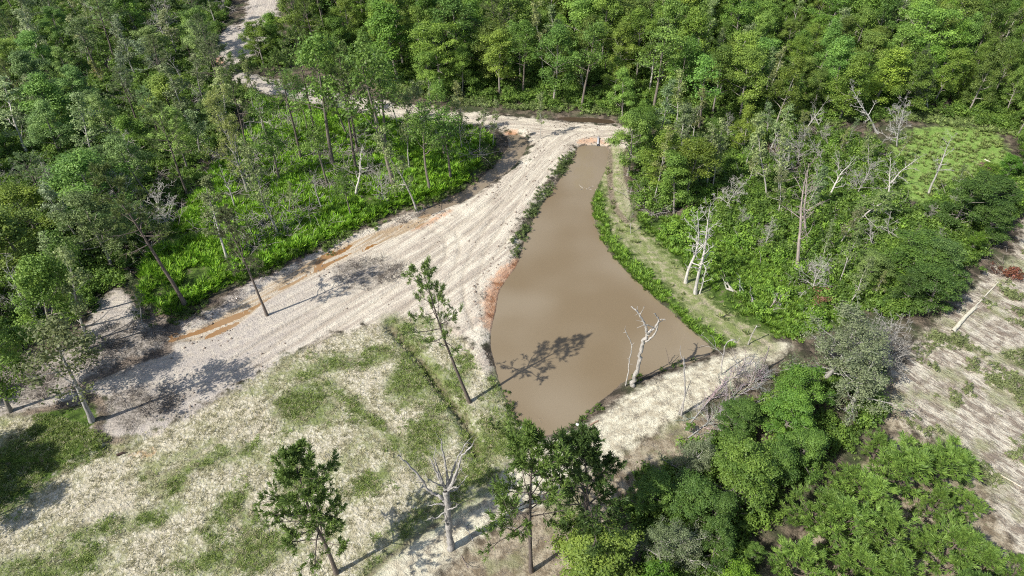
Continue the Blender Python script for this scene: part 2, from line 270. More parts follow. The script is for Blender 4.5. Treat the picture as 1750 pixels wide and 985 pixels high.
def leaf_material(name, trans=.28, var=.55, rnd=(.85, 1.15)):
    k = N(name); oi = k.n('ShaderNodeObjectInfo'); v = k.attr('v')
    bright = k.math('MULTIPLY_ADD', v, var * 1.3, 1 - var * .6); bright = k.math('MULTIPLY', bright, k.ss(oi.outputs['Random'], 0, 1, *rnd))
    vm = k.n('ShaderNodeVectorMath', operation='SCALE'); k.set(vm.inputs[0], oi.outputs['Color']); k.set(vm.inputs['Scale'], bright)
    warm = k.mix(k.math('MULTIPLY', v, .35), vm.outputs[0], k.mix(1.0, vm.outputs[0], c4(0, 0, 0)))
    hs = k.n('ShaderNodeHueSaturation', {'Hue': k.ss(v, 0, 1, .512, .488), 'Color': vm.outputs[0]})
    k.set(k.b.inputs['Base Color'], hs.outputs[0]); k.b.inputs['Roughness'].default_value = .55; k.b.inputs['Specular IOR Level'].default_value = .35
    tr = k.n('ShaderNodeBsdfTranslucent', {'Color': hs.outputs[0]}); mx = k.n('ShaderNodeMixShader', {0: trans, 1: k.b.outputs[0], 2: tr.outputs[0]})
    k.t.links.new(mx.outputs[0], k.out.inputs[0]); return k.m

def bark_material():
    k = N('bark'); oi = k.n('ShaderNodeObjectInfo'); tc = k.n('ShaderNodeTexCoord').outputs['Object']
    mp = k.n('ShaderNodeMapping', {'Vector': tc, 'Scale': (5, 5, .8)}).outputs[0]; n = k.noise(mp, 2.2, 4, .7)
    vm = k.n('ShaderNodeVectorMath', operation='SCALE'); k.set(vm.inputs[0], oi.outputs['Color']); k.set(vm.inputs['Scale'], k.ss(n, .3, .7, .55, 1.25))
    k.set(k.b.inputs['Base Color'], vm.outputs[0]); k.b.inputs['Roughness'].default_value = .9
    bp = k.n('ShaderNodeBump', {'Height': n, 'Strength': .7, 'Distance': .05}); k.set(k.b.inputs['Normal'], bp.outputs[0]); return k.m

def plain(name, col, rough=.8, metal=0):
    k = N(name); geo = k.n('ShaderNodeNewGeometry').outputs['Position']; n = k.noise(geo, 9, 3)
    k.set(k.b.inputs['Base Color'], k.mix(k.ss(n, .35, .65), c4(*[a * .7 for a in col]), c4(*col))); k.b.inputs['Roughness'].default_value = rough; k.b.inputs['Metallic'].default_value = metal; return k.m

M_GROUND = ground_material()
M_POND = water_material('muddy_pond_water', c4(.185, .14, .084), c4(.232, .188, .128))  # silt brown, with broad paler patches in the colour standing in for reflected cloud
M_DITCH = water_material('tan_ditch_water', c4(.235, .19, .135), c4(.19, .15, .105))  # the ditch water's own muddy tan
M_DARKW = water_material('dark_puddle_water', c4(.05, .035, .025), c4(.08, .055, .035))
M_STREAM = water_material('amber_creek_water', c4(.24, .12, .04), c4(.33, .235, .14), .2)
M_LEAF = leaf_material('broad_leaves', .36, .8); M_NEEDLE = leaf_material('pine_needles', .3, .75); M_GRASS = leaf_material('grass_blades', .3, .6, (.6, 1.2))
M_BARK = bark_material()

# ------------------------------------------------------------------ mesh helpers
def mesh_np(name, V, Fq, mat, attrs=None, smooth=False, tri=False):
    me = bpy.data.meshes.new(name); V = np.asarray(V, np.float32); Fq = np.asarray(Fq, np.int32); n = Fq.shape[1]
    me.vertices.add(len(V)); me.vertices.foreach_set('co', V.ravel())
    me.loops.add(Fq.size); me.loops.foreach_set('vertex_index', Fq.ravel())
    me.polygons.add(len(Fq)); me.polygons.foreach_set('loop_start', np.arange(0, Fq.size, n, dtype=np.int32))
    try: me.polygons.foreach_set('loop_total', np.full(len(Fq), n, np.int32))
    except Exception: pass
    if smooth: me.polygons.foreach_set('use_smooth', np.ones(len(Fq), bool))
    for a, v in (attrs or {}).items():
        at = me.attributes.new(a, 'FLOAT', 'POINT'); at.data.foreach_set('value', np.asarray(v, np.float32))
    me.update(calc_edges=True)
    if mat: me.materials.append(mat)
    return me
def link(name, me, parent=None, color=None):
    o = bpy.data.objects.new(name, me); COL.objects.link(o)
    if parent: o.parent = parent
    if color is not None: o.color = (*color, 1)
    return o
def tag(o, label=None, cat=None, group=None, kind=None):
    for a, b in (('label', label), ('category', cat), ('group', group), ('kind', kind)):
        if b: o[a] = b
    return o

# ------------------------------------------------------------------ the land
NR, NC = 470, 800
ty = np.linspace(0, 1, NR); ys = -6 + 76 * ty + 150 * ty ** 2.2
us = np.linspace(-1, 1, NC)
Yg = np.repeat(ys, NC); Xg = np.tile(us, NR) * (38 + np.repeat(ys, NC) * .86 + 6)
PG = np.stack([Xg, Yg], 1); FG = fields(PG); ZG = height(PG, FG)
VG = np.stack([Xg, Yg, ZG], 1)
ii, jj = np.meshgrid(np.arange(NR - 1), np.arange(NC - 1), indexing='ij'); a = (ii * NC + jj).ravel()
QG = np.stack([a, a + 1, a + NC + 1, a + NC], 1)
Z2 = ZG.reshape(NR, NC); X2 = Xg.reshape(NR, NC); Y2 = Yg.reshape(NR, NC)
P3 = VG.reshape(NR, NC, 3); gu_, gv_ = np.gradient(P3, axis=1), np.gradient(P3, axis=0)
NM = np.cross(gu_, gv_).reshape(-1, 3); NM /= np.linalg.norm(NM, axis=1)[:, None]
def gz(x, y):                                            # ground height at a place
    Pq = np.array([[x, y]]); return float(height(Pq, fields(Pq))[0])
ATT = {k_: v_ for k_, v_ in FG.items() if not k_.startswith('_')}
fc = QG
fm = lambda n_: FG[n_][fc].mean(1)
cls = np.zeros(len(QG), int)
cls[fm('field') > 0] = 2; cls[fm('rfield') > 0] = 3; cls[fm('sand') > 0] = 1; cls[fm('path') > 0] = 4
cls[(fm('trail') > 0) & (cls == 0)] = 5
for cid, nm in enumerate(['ground', 'dirt_road', 'grass_field', 'cleared_land', 'dirt_path', 'grassy_track']):
    q = QG[cls == cid]; ids, inv = np.unique(q.ravel(), return_inverse=True)
    me = mesh_np(nm, VG[ids], inv.reshape(-1, 4), M_GROUND, {k_: v_[ids] for k_, v_ in ATT.items()}, smooth=True)
    me.normals_split_custom_set_from_vertices(NM[ids])
    tag(link(nm, me), kind='structure')
def far_sheet():
    x0, x1, y0, y1, R = -150, 150, -5, 215, 1600
    X = [-R, -420, x0, x1, 420, R]; Y = [-R, -200, y0, y1, 500, R]
    V = [(x, y, -.9) for y in Y for x in X]; Q = [(r * 6 + c, r * 6 + c + 1, r * 6 + c + 7, r * 6 + c + 6) for r in range(5) for c in range(5)]
    n = len(V); me = mesh_np('distant_ground', V, Q, M_GROUND, {k_: np.full(n, -9.) for k_ in ATT})
    tag(link('distant_ground', me), kind='structure')
far_sheet()
def water(name, poly, z, mat, grow=.9):
    c = poly.mean(0); d = poly - c; n = len(poly)
    # push the rim outwards along its normal, under the bank
    t = np.roll(poly, -1, 0) - np.roll(poly, 1, 0); nn = np.stack([t[:, 1], -t[:, 0]], 1); nn /= np.linalg.norm(nn, axis=1)[:, None]
    ar = .5 * np.sum(poly[:, 0] * np.roll(poly[:, 1], -1) - np.roll(poly[:, 0], -1) * poly[:, 1])
    if ar < 0: nn = -nn
    P = poly + nn * grow
    me = bpy.data.meshes.new(name); me.from_pydata([(x, y, z) for x, y in P], [], [list(range(n)) if ar > 0 else list(range(n))[::-1]]); me.materials.append(mat)
    import bmesh
    b = bmesh.new(); b.from_mesh(me); bmesh.ops.triangulate(b, faces=b.faces[:]); b.to_mesh(me); b.free()
    return tag(link(name, me), kind='structure')
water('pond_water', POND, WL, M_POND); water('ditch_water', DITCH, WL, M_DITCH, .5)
water('puddle_water', PUDDLE, WL, M_DARKW, .4); water('creek_water', STREAM, -.245, M_STREAM, .15)

# ------------------------------------------------------------------ tree building
class Wood:
    def __init__(s): s.V = []; s.Q = []; s.n = 0
    def tube(s, pts, rad, sides):
        pts = np.asarray(pts, float); rad = np.asarray(rad, float); k = len(pts)
        d = np.gradient(pts, axis=0); d /= np.linalg.norm(d, axis=1)[:, None] + 1e-9
        ref = np.array([1., 0, 0]) if abs(d[0, 0]) < .8 else np.array([0, 1., 0])
        u = np.cross(d, ref); u /= np.linalg.norm(u, axis=1)[:, None] + 1e-9; v = np.cross(d, u)
        a = np.arange(sides) * 2 * np.pi / sides
        R = pts[:, None] + rad[:, None, None] * (np.cos(a)[None, :, None] * u[:, None] + np.sin(a)[None, :, None] * v[:, None])
        s.V.append(R.reshape(-1, 3)); i = np.arange(k - 1)[:, None] * sides; j = np.arange(sides)[None]
        j2 = (j + 1) % sides
        s.Q.append(np.stack([i + j, i + j2, i + sides + j2, i + sides + j], -1).reshape(-1, 4) + s.n); s.n += k * sides
    def mesh(s, name, mat): return mesh_np(name, np.vstack(s.V), np.vstack(s.Q), mat, smooth=True)
def unit(v): return v / (np.linalg.norm(v) + 1e-9)
def limb(R, p, d, L, n, wob, trop):
    pts = [p]; d = unit(d)
    for i in range(n):
        d = unit(d + R.normal(0, wob, 3) + np.array([0, 0, trop])); pts.append(pts[-1] + d * L / n)
    return np.array(pts), d

def skeleton(R, H, r0, cb, nb, prof, ang, wob=.12, sec=3, ter=0, trop=.06, wd=None, tr_wob=.03, taper=.25, tsides=7, secL=.5, trunk_top=1.0):
    """trunk with limbs; returns wood and the tips (place, direction, size)"""
    w_ = wd or Wood(); tips = []
    n = 10; tp = [np.zeros(3)]; d = np.array([0, 0, 1.])
    for i in range(n):
        d = unit(d + np.array([*R.normal(0, tr_wob, 2), .15])); tp.append(tp[-1] + d * H * trunk_top / n)
    tp = np.array(tp); tt = np.linspace(0, 1, n + 1); rr = r0 * (1 - (1 - taper * .3) * tt ** 1.2); rr[0] *= 1.35
    w_.tube(tp, rr, tsides); tips.append((tp[-1], d, 1.))
    ph = R.uniform(0, 6)
    for i in range(nb):
        t = cb + (1 - cb) * (i + R.uniform(0, .8)) / nb; t = min(t, .985)
        p = np.array([np.interp(t, tt, tp[:, k]) for k in range(3)]); ph += 2.4 + R.normal(0, .4)
        u = (t - cb) / (1 - cb); L = prof(u) * R.uniform(.7, 1.15); el = ang(u) + R.normal(0, .12)
        dd = np.array([math.cos(ph) * math.cos(el), math.sin(ph) * math.cos(el), math.sin(el)])
        bp, bd = limb(R, p, dd, L, 5, wob, trop); rb = max(.018, min(np.interp(t, tt, rr) * .55, .025 * L + .015))
        w_.tube(bp, np.linspace(rb, rb * .3, 6), 4); tips.append((bp[-1], bd, 1.))
        for j in range(sec):
            q = R.uniform(.3, .95); pp = np.array([np.interp(q, np.linspace(0, 1, 6), bp[:, k]) for k in range(3)])
            sd = unit(unit(bp[-1] - bp[0]) + R.normal(0, .75, 3) * np.array([1, 1, .6])); sL = L * secL * R.uniform(.5, 1.1) * (1.15 - q * .5)
            sp, s2 = limb(R, pp, sd, sL, 3, wob * 1.3, trop); w_.tube(sp, np.linspace(rb * .45, rb * .15, 4), 3); tips.append((sp[-1], s2, .8)); tips.append((sp[2] + R.normal(0, .1, 3), s2, .6))
            for k_ in range(ter):
                q = R.uniform(.3, 1.0); pp = np.array([np.interp(q, np.linspace(0, 1, 4), sp[:, k]) for k in range(3)])
                tp2, t2 = limb(R, pp, unit(s2 + R.normal(0, .8, 3)), sL * R.uniform(.35, .7), 2, wob, trop); w_.tube(tp2, np.linspace(max(rb * .22, .017), .010, 3), 3); tips.append((tp2[-1], t2, .6))
    return w_, tips, tp

def leaves(R, centers, rads, n_per, size, flat=.75, up=.35, jit=.6, down=-.45):
    C = np.repeat(np.asarray(centers), n_per, 0); r = np.repeat(np.asarray(rads), n_per); N_ = len(C)
    d = R.normal(0, 1, (N_, 3)); d /= np.linalg.norm(d, axis=1)[:, None]; lo = d[:, 2] < down; d[lo, 2] *= -1
    P = C + d * (r * np.abs(R.normal(.8, .32, N_)))[:, None] * np.array([1, 1, flat])
    nn = d + R.normal(0, jit, (N_, 3)) + np.array([0, 0, up]); nn /= np.linalg.norm(nn, axis=1)[:, None]
    t = np.cross(nn, R.normal(0, 1, (N_, 3))); t /= np.linalg.norm(t, axis=1)[:, None]; b = np.cross(nn, t)
    sz = size * R.uniform(.6, 1.3, N_)[:, None]
    V = np.empty((N_, 4, 3)); V[:, 0] = P - t * sz * .6; V[:, 1] = P + b * sz * .38 + nn * sz * .1; V[:, 2] = P + t * sz * .6; V[:, 3] = P - b * sz * .38 + nn * sz * .1
    cv = np.repeat(R.uniform(0, 1, len(centers)), n_per) * .6 + R.uniform(0, .4, N_)
    return V.reshape(-1, 3), np.arange(N_ * 4).reshape(-1, 4), np.repeat(cv, 4)

def needles(R, tips, per, L, wdt, spread=1.0):
    C = np.array([t[0] for t in tips]); D = np.array([unit(t[1] + np.array([0, 0, .35])) for t in tips])
    n = len(C) * per; Cc = np.repeat(C, per, 0); Dc = np.repeat(D, per, 0)
    d = Dc + R.normal(0, .62 * spread, (n, 3)); d /= np.linalg.norm(d, axis=1)[:, None]
    o = Cc - Dc * R.uniform(0, L * .9, n)[:, None]; ln = L * R.uniform(.65, 1.15, n)[:, None]
    s = np.cross(d, R.normal(0, 1, (n, 3))); s /= np.linalg.norm(s, axis=1)[:, None]
    V = np.empty((n, 4, 3)); V[:, 0] = o; V[:, 1] = o + d * ln * .5 + s * wdt; V[:, 2] = o + d * ln; V[:, 3] = o + d * ln * .5 - s * wdt
    cv = np.repeat(R.uniform(0, 1, len(C)), per) * .6 + R.uniform(0, .4, n)
    return V.reshape(-1, 3), np.arange(n * 4).reshape(-1, 4), np.repeat(cv, 4)

ARCH = {}
def add_arch(kind, wood, crown, H, wid):
    n = len(crown.vertices); a_ = np.empty(n * 3, np.float32); crown.vertices.foreach_get('co', a_); wid = float(np.percentile(np.hypot(a_[0::3], a_[1::3]), 93))
    ARCH.setdefault(kind, []).append((wood, crown, H, wid))
def mk_broad(seed, shape, leaf=.19, clumps=.85, per=140, kind='broadleaf', nb=17, cb=None, rs=1., H=13.):
    R = np.random.default_rng(seed)
    prof, ang, cb_ = {'round': (lambda u: 3.6 * math.sqrt(max(.05, 1 - (2 * u - .85) ** 2 * .8)) * (1.05 - .35 * u), lambda u: .25 + .7 * u, .28),
        'tower': (lambda u: 2.7 * (1.0 - .55 * u) + .3 * math.sin(u * 12), lambda u: .35 + .6 * u, .2),
        'wide': (lambda u: 4.4 * (1 - .6 * u * u), lambda u: .2 + .8 * u, .35),
        'cone': (lambda u: 3.4 * (1 - u) ** .8 + .5, lambda u: .2 + .6 * u, .18)}[shape]
    w_, tips, tp = skeleton(R, H, .2, cb if cb is not None else cb_, nb, (lambda u: prof(u) * H / 13 * 1.15), ang, sec=3, trunk_top=.93, wob=.16)
    cs = [t[0] + R.normal(0, .2, 3) for t in tips]; rs_, rs = rs, [R.uniform(.45, 1.0) * (.8 + .4 * t[2]) * rs for t in tips]
    keep = R.uniform(0, 1, len(cs)) < clumps; cs = [c for c, k_ in zip(cs, keep) if k_]; rs = [r for r, k_ in zip(rs, keep) if k_]
    V, Q, v = leaves(R, cs, rs, per, leaf)
    add_arch(kind, w_.mesh(kind + '_trunk', M_BARK), mesh_np(kind + '_crown', V, Q, M_LEAF, {'v': v}), H, 3.6)
def mk_pine(seed, cb, nb, Rm, per=15, L=.42, kind='pine', ter=1, H=15.0, sec=4, up=.0, r0=.17, wdt=.035, dens=1, spread=1.):
    R = np.random.default_rng(seed)
    prof = lambda u: Rm * (1 - u) ** .55 * (.75 + .5 * R.random()) * (.55 + .45 * min(1, u * 3 + .3)) + .35
    w_, tips, tp = skeleton(R, H, r0, cb, nb, prof, lambda u: .05 + .75 * u + up, sec=sec, ter=ter, trop=.10, tr_wob=.025, secL=.55)
    V, Q, v = needles(R, [t for t in tips for _ in range(dens)], per, L, wdt, spread)
    add_arch(kind, w_.mesh(kind + '_trunk', M_BARK), mesh_np(kind + '_crown', V, Q, M_NEEDLE, {'v': v}), H, Rm)
def mk_sparse(seed, leaf=.2, per=10, kind='sparse', H=12., Rm=2.0, cb=.3, nb=15, rc=.5, r0=.13):
    R = np.random.default_rng(seed)
    w_, tips, tp = skeleton(R, H, r0, cb, nb, lambda u: Rm * (1 - .5 * u) * (.6 + .8 * R.random()), lambda u: .5 + .6 * u, sec=4, ter=2, wob=.2, tr_wob=.07)
    tt = [t for t in tips if R.random() < .8]
    V, Q, v = leaves(R, [t[0] for t in tt], [rc * R.uniform(.5, 1.2) for t in tt], per, leaf)
    add_arch(kind, w_.mesh(kind + '_trunk', M_BARK), mesh_np(kind + '_crown', V, Q, M_LEAF, {'v': v}), H, Rm)
def mk_dead(seed, H=11., Rm=2.4, cb=.3, nb=14, kind='dead', ter=2, r0=.19, angb=.6, sec=4, tr_wob=.08):
    R = np.random.default_rng(seed); w_ = Wood()
    # trunk alone, limbs as a second mesh
    full, tips, tp = skeleton(R, H, r0, cb, nb, lambda u: Rm * (1 - .4 * u) * (.6 + .8 * R.random()), lambda u: angb + .5 * u, sec=sec, ter=ter, wob=.22, tr_wob=tr_wob)
    w_.V, w_.Q, w_.n = [full.V[0]], [full.Q[0]], len(full.V[0])
    l_ = Wood(); k0 = len(full.V[0]); l_.V = full.V[1:]; l_.Q = [q - k0 for q in full.Q[1:]]
    add_arch(kind, w_.mesh(kind + '_trunk', M_BARK), l_.mesh(kind + '_branches', M_BARK), H, Rm)

for i_, sh in enumerate(['round', 'tower', 'tower', 'round', 'cone', 'wide', 'tower', 'round', 'cone', 'wide']): mk_broad(100 + i_, sh)
for i_, sh in enumerate(['round', 'wide', 'round', 'wide']): mk_broad(130 + i_, sh, leaf=.14, per=170, kind='lush', nb=26, cb=.12, rs=.66, H=9., clumps=.62)
for i_ in range(4): mk_pine(200 + i_, .46, 24, 2.8, kind='pine', per=15, wdt=.026, ter=2, sec=4, L=.32, spread=.9)
for i_ in range(3): mk_pine(220 + i_, .42, 30, 3.3, kind='thickpine', per=22, wdt=.032, ter=1, sec=6, L=.42, spread=.8)
for i_ in range(2): mk_pine(230 + i_, .3, 34, 3.2, kind='densepine', per=24, wdt=.034, ter=1, sec=7, L=.36, spread=.8)
for i_ in range(4): mk_pine(240 + i_, .12, 30, 2.9, kind='youngpine', per=24, L=.50, H=9., wdt=.034, up=.35, ter=1, sec=4, r0=.13, spread=.62)
for i_ in range(5): mk_sparse(300 + i_)
for i_ in range(3): mk_sparse(320 + i_, leaf=.13, per=26, kind='greyoak', H=10., Rm=4.2, cb=.16, nb=26, rc=.5, r0=.22)
for i_ in range(6): mk_dead(400 + i_)
for i_ in range(3): mk_dead(420 + i_, H=8., Rm=3.0, cb=.1, nb=26, kind='twiggy', ter=4, r0=.12, angb=.45, sec=5)
for i_ in range(3): mk_broad(440 + i_, 'tower', leaf=.22, per=40, kind='slim', nb=11, cb=.45, clumps=.75)

NAMES = {'broadleaf': ('broadleaf_tree', 'broadleaf tree'), 'lush': ('broadleaf_tree', 'broadleaf tree'), 'pine': ('pine_tree', 'pine tree'), 'thickpine': ('pine_tree', 'pine tree'),
         'densepine': ('pine_tree', 'pine tree'), 'youngpine': ('young_pine', 'young pine'), 'sparse': ('thin_tree', 'thin tree'), 'greyoak': ('grey_leaved_tree', 'grey leaved tree'), 'dead': ('dead_tree', 'dead tree'), 'twiggy': ('bare_twiggy_tree', 'bare tree'), 'slim': ('slender_tree', 'slender tree')}
BARK = {'densepine': (.15, .12, .1), 'pine': (.15, .12, .10), 'thickpine': (.15, .12, .1), 'youngpine': (.16, .12, .1), 'sparse': (.46, .43, .38), 'greyoak': (.42, .40, .36), 'dead': (.46, .43, .39), 'twiggy': (.45, .425, .38), 'broadleaf': (.30, .27, .23), 'lush': (.26, .23, .2), 'slim': (.20, .17, .14)}
LEAFC = {'densepine': (.14, .215, .05), 'pine': (.155, .225, .06), 'thickpine': (.16, .25, .055), 'youngpine': (.16, .265, .05), 'sparse': (.25, .31, .12), 'greyoak': (.21, .255, .13), 'broadleaf': (.185, .295, .052), 'lush': (.14, .27, .03), 'slim': (.14, .24, .045)}
TREES = []; EXTRA = []
def crown_tree(kind, c, rpx, h, **kw):                 # a tree whose crown is sighted: middle of the crown, its half width
    P = gnd(*c, .6 * h); r = rpx * math.dist(P, (0, 0, CAM_H)) / math.hypot(FOC, math.hypot(c[0] - 875, c[1] - 492.5)); i = random.randrange(len(ARCH[kind])); H, Rm = ARCH[kind][i][2:]
    return tree(kind, P[0], P[1], h, wide=r / (Rm * h / H) * 1.03, var=i, lean=(random.gauss(0, .03), random.gauss(0, .03)), **kw)
def tree(kind, x, y, h, wide=1.0, lean=(0, 0), tint=1.0, col=None, bark=None, label=None, group=None, var=None, zrot=None, region=None):
    A = ARCH[kind]; i = random.randrange(len(A)) if var is None else var; wd, cr, H, _ = A[i]
    nm, cat = NAMES[kind]; e = bpy.data.objects.new(nm, None); COL.objects.link(e); e.empty_display_size = .5
    s = h / H; z = gz(x, y) - .08
    m = Matrix.Translation((x, y, z)) @ Matrix.Rotation(lean[0], 4, 'Y') @ Matrix.Rotation(-lean[1], 4, 'X') @ Matrix.Rotation(zrot if zrot is not None else random.uniform(0, 6.28), 4, 'Z')
    e.rotation_euler = m.to_euler(); e.location = m.to_translation(); e.scale = (s * wide, s * wide, s)
    b = bark or BARK[kind]; j = random.uniform(.8, 1.2)
    t = link('trunk', wd, e, tuple(c * j for c in b))
    if kind in ('dead', 'twiggy'): link('branches', cr, e, tuple(c * j for c in b))
    else:
        c = col or LEAFC[kind]; link('crown', cr, e, tuple(min(1, q * tint) for q in c))
    if label: tag(e, label, cat, group)
    TREES.append(dict(o=e, kind=kind, cat=cat, x=x, y=y, h=h, label=label, region=region, tint=tint))
    return e
def seen_tree(kind, b, t, **kw):                        # a tree whose foot and top are sighted
    B, T = base_top(b, t); h = math.dist(B, T); lean = math.atan2(T[0] - B[0], T[2])
    return tree(kind, B[0], B[1], h, lean=(lean, kw.pop('ly', 0)), **kw)

# ------------------------------------------------------------------ single trees that stand out
seen_tree('pine', (803,688), (706,458), wide=.85, var=0, label='tall thin pine leaning over the grass beside the pond, alone', zrot=1)
seen_tree('pine', (457,541), (378,366), wide=.95, var=1, col=(.14,.165,.07), label='lone pine with thin grey green crown on the sand by the creek bend')
seen_tree('densepine', (575,980), (500,776), wide=.95, var=0, label='green pine standing by itself in the straw coloured field at the bottom')
seen_tree('thickpine', (908,976), (903,748), wide=.85, var=2, label='slim pine with long bare trunk beside the pale path, left of dense pine')
seen_tree('densepine', (1000,930), (1000,742), wide=1.15, var=1, col=(.075,.125,.032), label='dense dark green pine beside the pale path below the pond')
seen_tree('slim', (160,724), (88,570), wide=1.3, var=0, col=(.16,.19,.075), bark=(.42,.4,.37), label='olive leaved tree with pale trunk at the left edge of the sand')
seen_tree('dead', (70,572), (28,448), wide=1.35, var=0, bark=(.36,.35,.31), label='pale forking bare tree at the left edge among green scrub')
seen_tree('greyoak', (425,333), (368,182), wide=.62, var=0, col=(.29,.33,.10), label='yellow green round crowned tree leaning at the edge of the wood')
seen_tree('pine', (318,524), (190,296), wide=1.1, var=3, col=(.12,.165,.045), label='tall leaning pine at the corner of the bright grass')
seen_tree('pine', (322,338), (262,178), wide=1.1, var=2, label='pine with a rounded crown left of the yellow green tree')
for k_, (b, t, kd, lb) in enumerate([
    ((673,322),(612,90),'slim','tall dark trunk with a leaning foot in the bright grass'),
    ((609,296),(575,95),'pine','slim pine with a dark trunk in the middle of the marsh'),
    ((543,257),(505,58),'pine','slim pine, left of two close together near the brush heap'),
    ((571,290),(530,70),'slim','slender tree, right of two close together near the brush heap'),
    ((613,269),(580,78),'pine','slim pine just behind the trunk in mid marsh'),
    ((660,263),(640,92),'slim','slender tree between marsh and the pale road'),
    ((516,278),(475,95),'pine','slim dark pine left of the brush heap in the marsh'),
    ((476,403),(425,262),'sparse','crooked thin tree over the bright grass near the creek'),
    ((712,360),(664,212),'sparse','feathery grey green thin tree on the marsh edge by the ditch'),
    ((427,281),(396,128),'pine','dark pine behind the yellow green tree'),
    ((534,394),(527,362),'dead','short broken snag in shade at the edge of the marsh'),
    ((496,369),(486,318),'sparse','short thin tree clothed in creeper in the marsh'),
    ((551,362),(538,300),'dead','bent dead sapling bowed over in the marsh'),
    ((403,360),(382,290),'dead','grey dead stem left of the crooked tree'),
    ((735,330),(712,190),'slim','slender tree on the marsh nearest the ditch'),
    ((760,270),(742,150),'slim','slender leafy tree behind the ditch'),
    ((790,262),(772,165),'sparse','thin pale tree between the marsh and ditch head'),
    ((700,290),(690,170),'sparse','thin light tree in the far part of the marsh'),
    ((820,262),(815,180),'sparse','thin tree at the head of the muddy ditch'),
    ((842,250),(848,178),'sparse','thin tree beside the ditch head and dirt dam'),
    ((735,178),(726,86),'broadleaf','round bright broadleaf tree at the front of the wood across the road'),
    ((790,162),(790,78),'broadleaf','tree with a forked trunk in front of the wood across the road'),
    ((924,238),(920,165),'sparse','spindly tree on the point between the two waters'),
    ((1587,193),(1576,98),'greyoak','flat topped tree with a curved pale trunk before the far right wood'),
    ((1500,228),(1462,142),'dead','white leaning dead tree before the far right wood'),
    ((1533,250),(1528,180),'twiggy','grey bare tree beside the white leaning dead tree'),
    ((1310,340),(1322,205),'sparse','pale trunked tree, tallest in the thicket right of the pond'),
    ((1330,338),(1346,222),'sparse','pale trunked tree just right of the tallest in the thicket'),
    ((1207,326),(1216,205),'sparse','pale trunk at the left of the thicket, first of a pair'),
    ((1216,331),(1236,215),'sparse','pale trunk at the left of the thicket, second of a pair'),
    ((1485,290),(1483,215),'sparse','thin pale tree at the corner of the green meadow'),
    ((1587,332),(1618,232),'dead','leaning white dead tree in the green meadow'),
    ((1362,458),(1393,300),'dead','tall dead tree with a reddish foot in the scrub'),
    ((1376,410),(1388,285),'dead','tall dead tree behind the one with a reddish foot'),
    ((1188,502),(1207,352),'dead','bleached white dead tree by the grassy track, nearer of a pair'),
    ((1172,483),(1196,345),'dead','bleached white dead tree by the grassy track, farther of a pair'),
    ((1196,502),(1216,448),'dead','short grey dead sapling leaning beside the white dead pair'),
    ((1078,398),(1082,345),'sparse','pale thin stem on the bank at the pond narrows'),
    ((1525,640),(1528,548),'twiggy','bare brown tree between grey green tree and cleared land'),
    ((152,598),(120,440),'sparse','thin tree casting its shadow on the sand tongue at the left'),
    ((100,600),(60,450),'broadleaf','dark leafy tree behind the forking bare tree at the left edge'),
    ((140,540),(105,400),'slim','slender tree above the sand tongue at the left'),
    ((242,548),(222,470),'sparse','small thin tree at the left corner of the bright grass'),
    ((18,704),(-70,540),'broadleaf','tree cut by the left edge with shadow on the sand'),
]):
    kw = {}
    if kd in ('sparse',) : kw['wide'] = .9
    if 'flat topped' in lb: kw = dict(wide=.55, col=(.13, .17, .07))
    if 'big grey' in lb: kw = dict(wide=1.0)
    if 'white' in lb: kw['bark'] = (.62, .59, .54)
    if 'reddish' in lb: kw['bark'] = (.42, .35, .31)
    if kd == 'lush': kw['wide'] = {0: .95, 1: 1.05}[k_ % 2]
    if 'dark green' in lb: kw['col'] = (.075, .15, .03)
    if 'lime' in lb: kw['col'] = (.20, .33, .04); kw['wide'] = 1.25
    if kd == 'dead': kw['wide'] = .95
    if 'short broken' in lb: kw['wide'] = .25
    if kd == 'youngpine': kw['wide'] = 1.15
    kw['var'] = k_ % len(ARCH[kd])
    seen_tree(kd, b, t, label=lb, **kw)

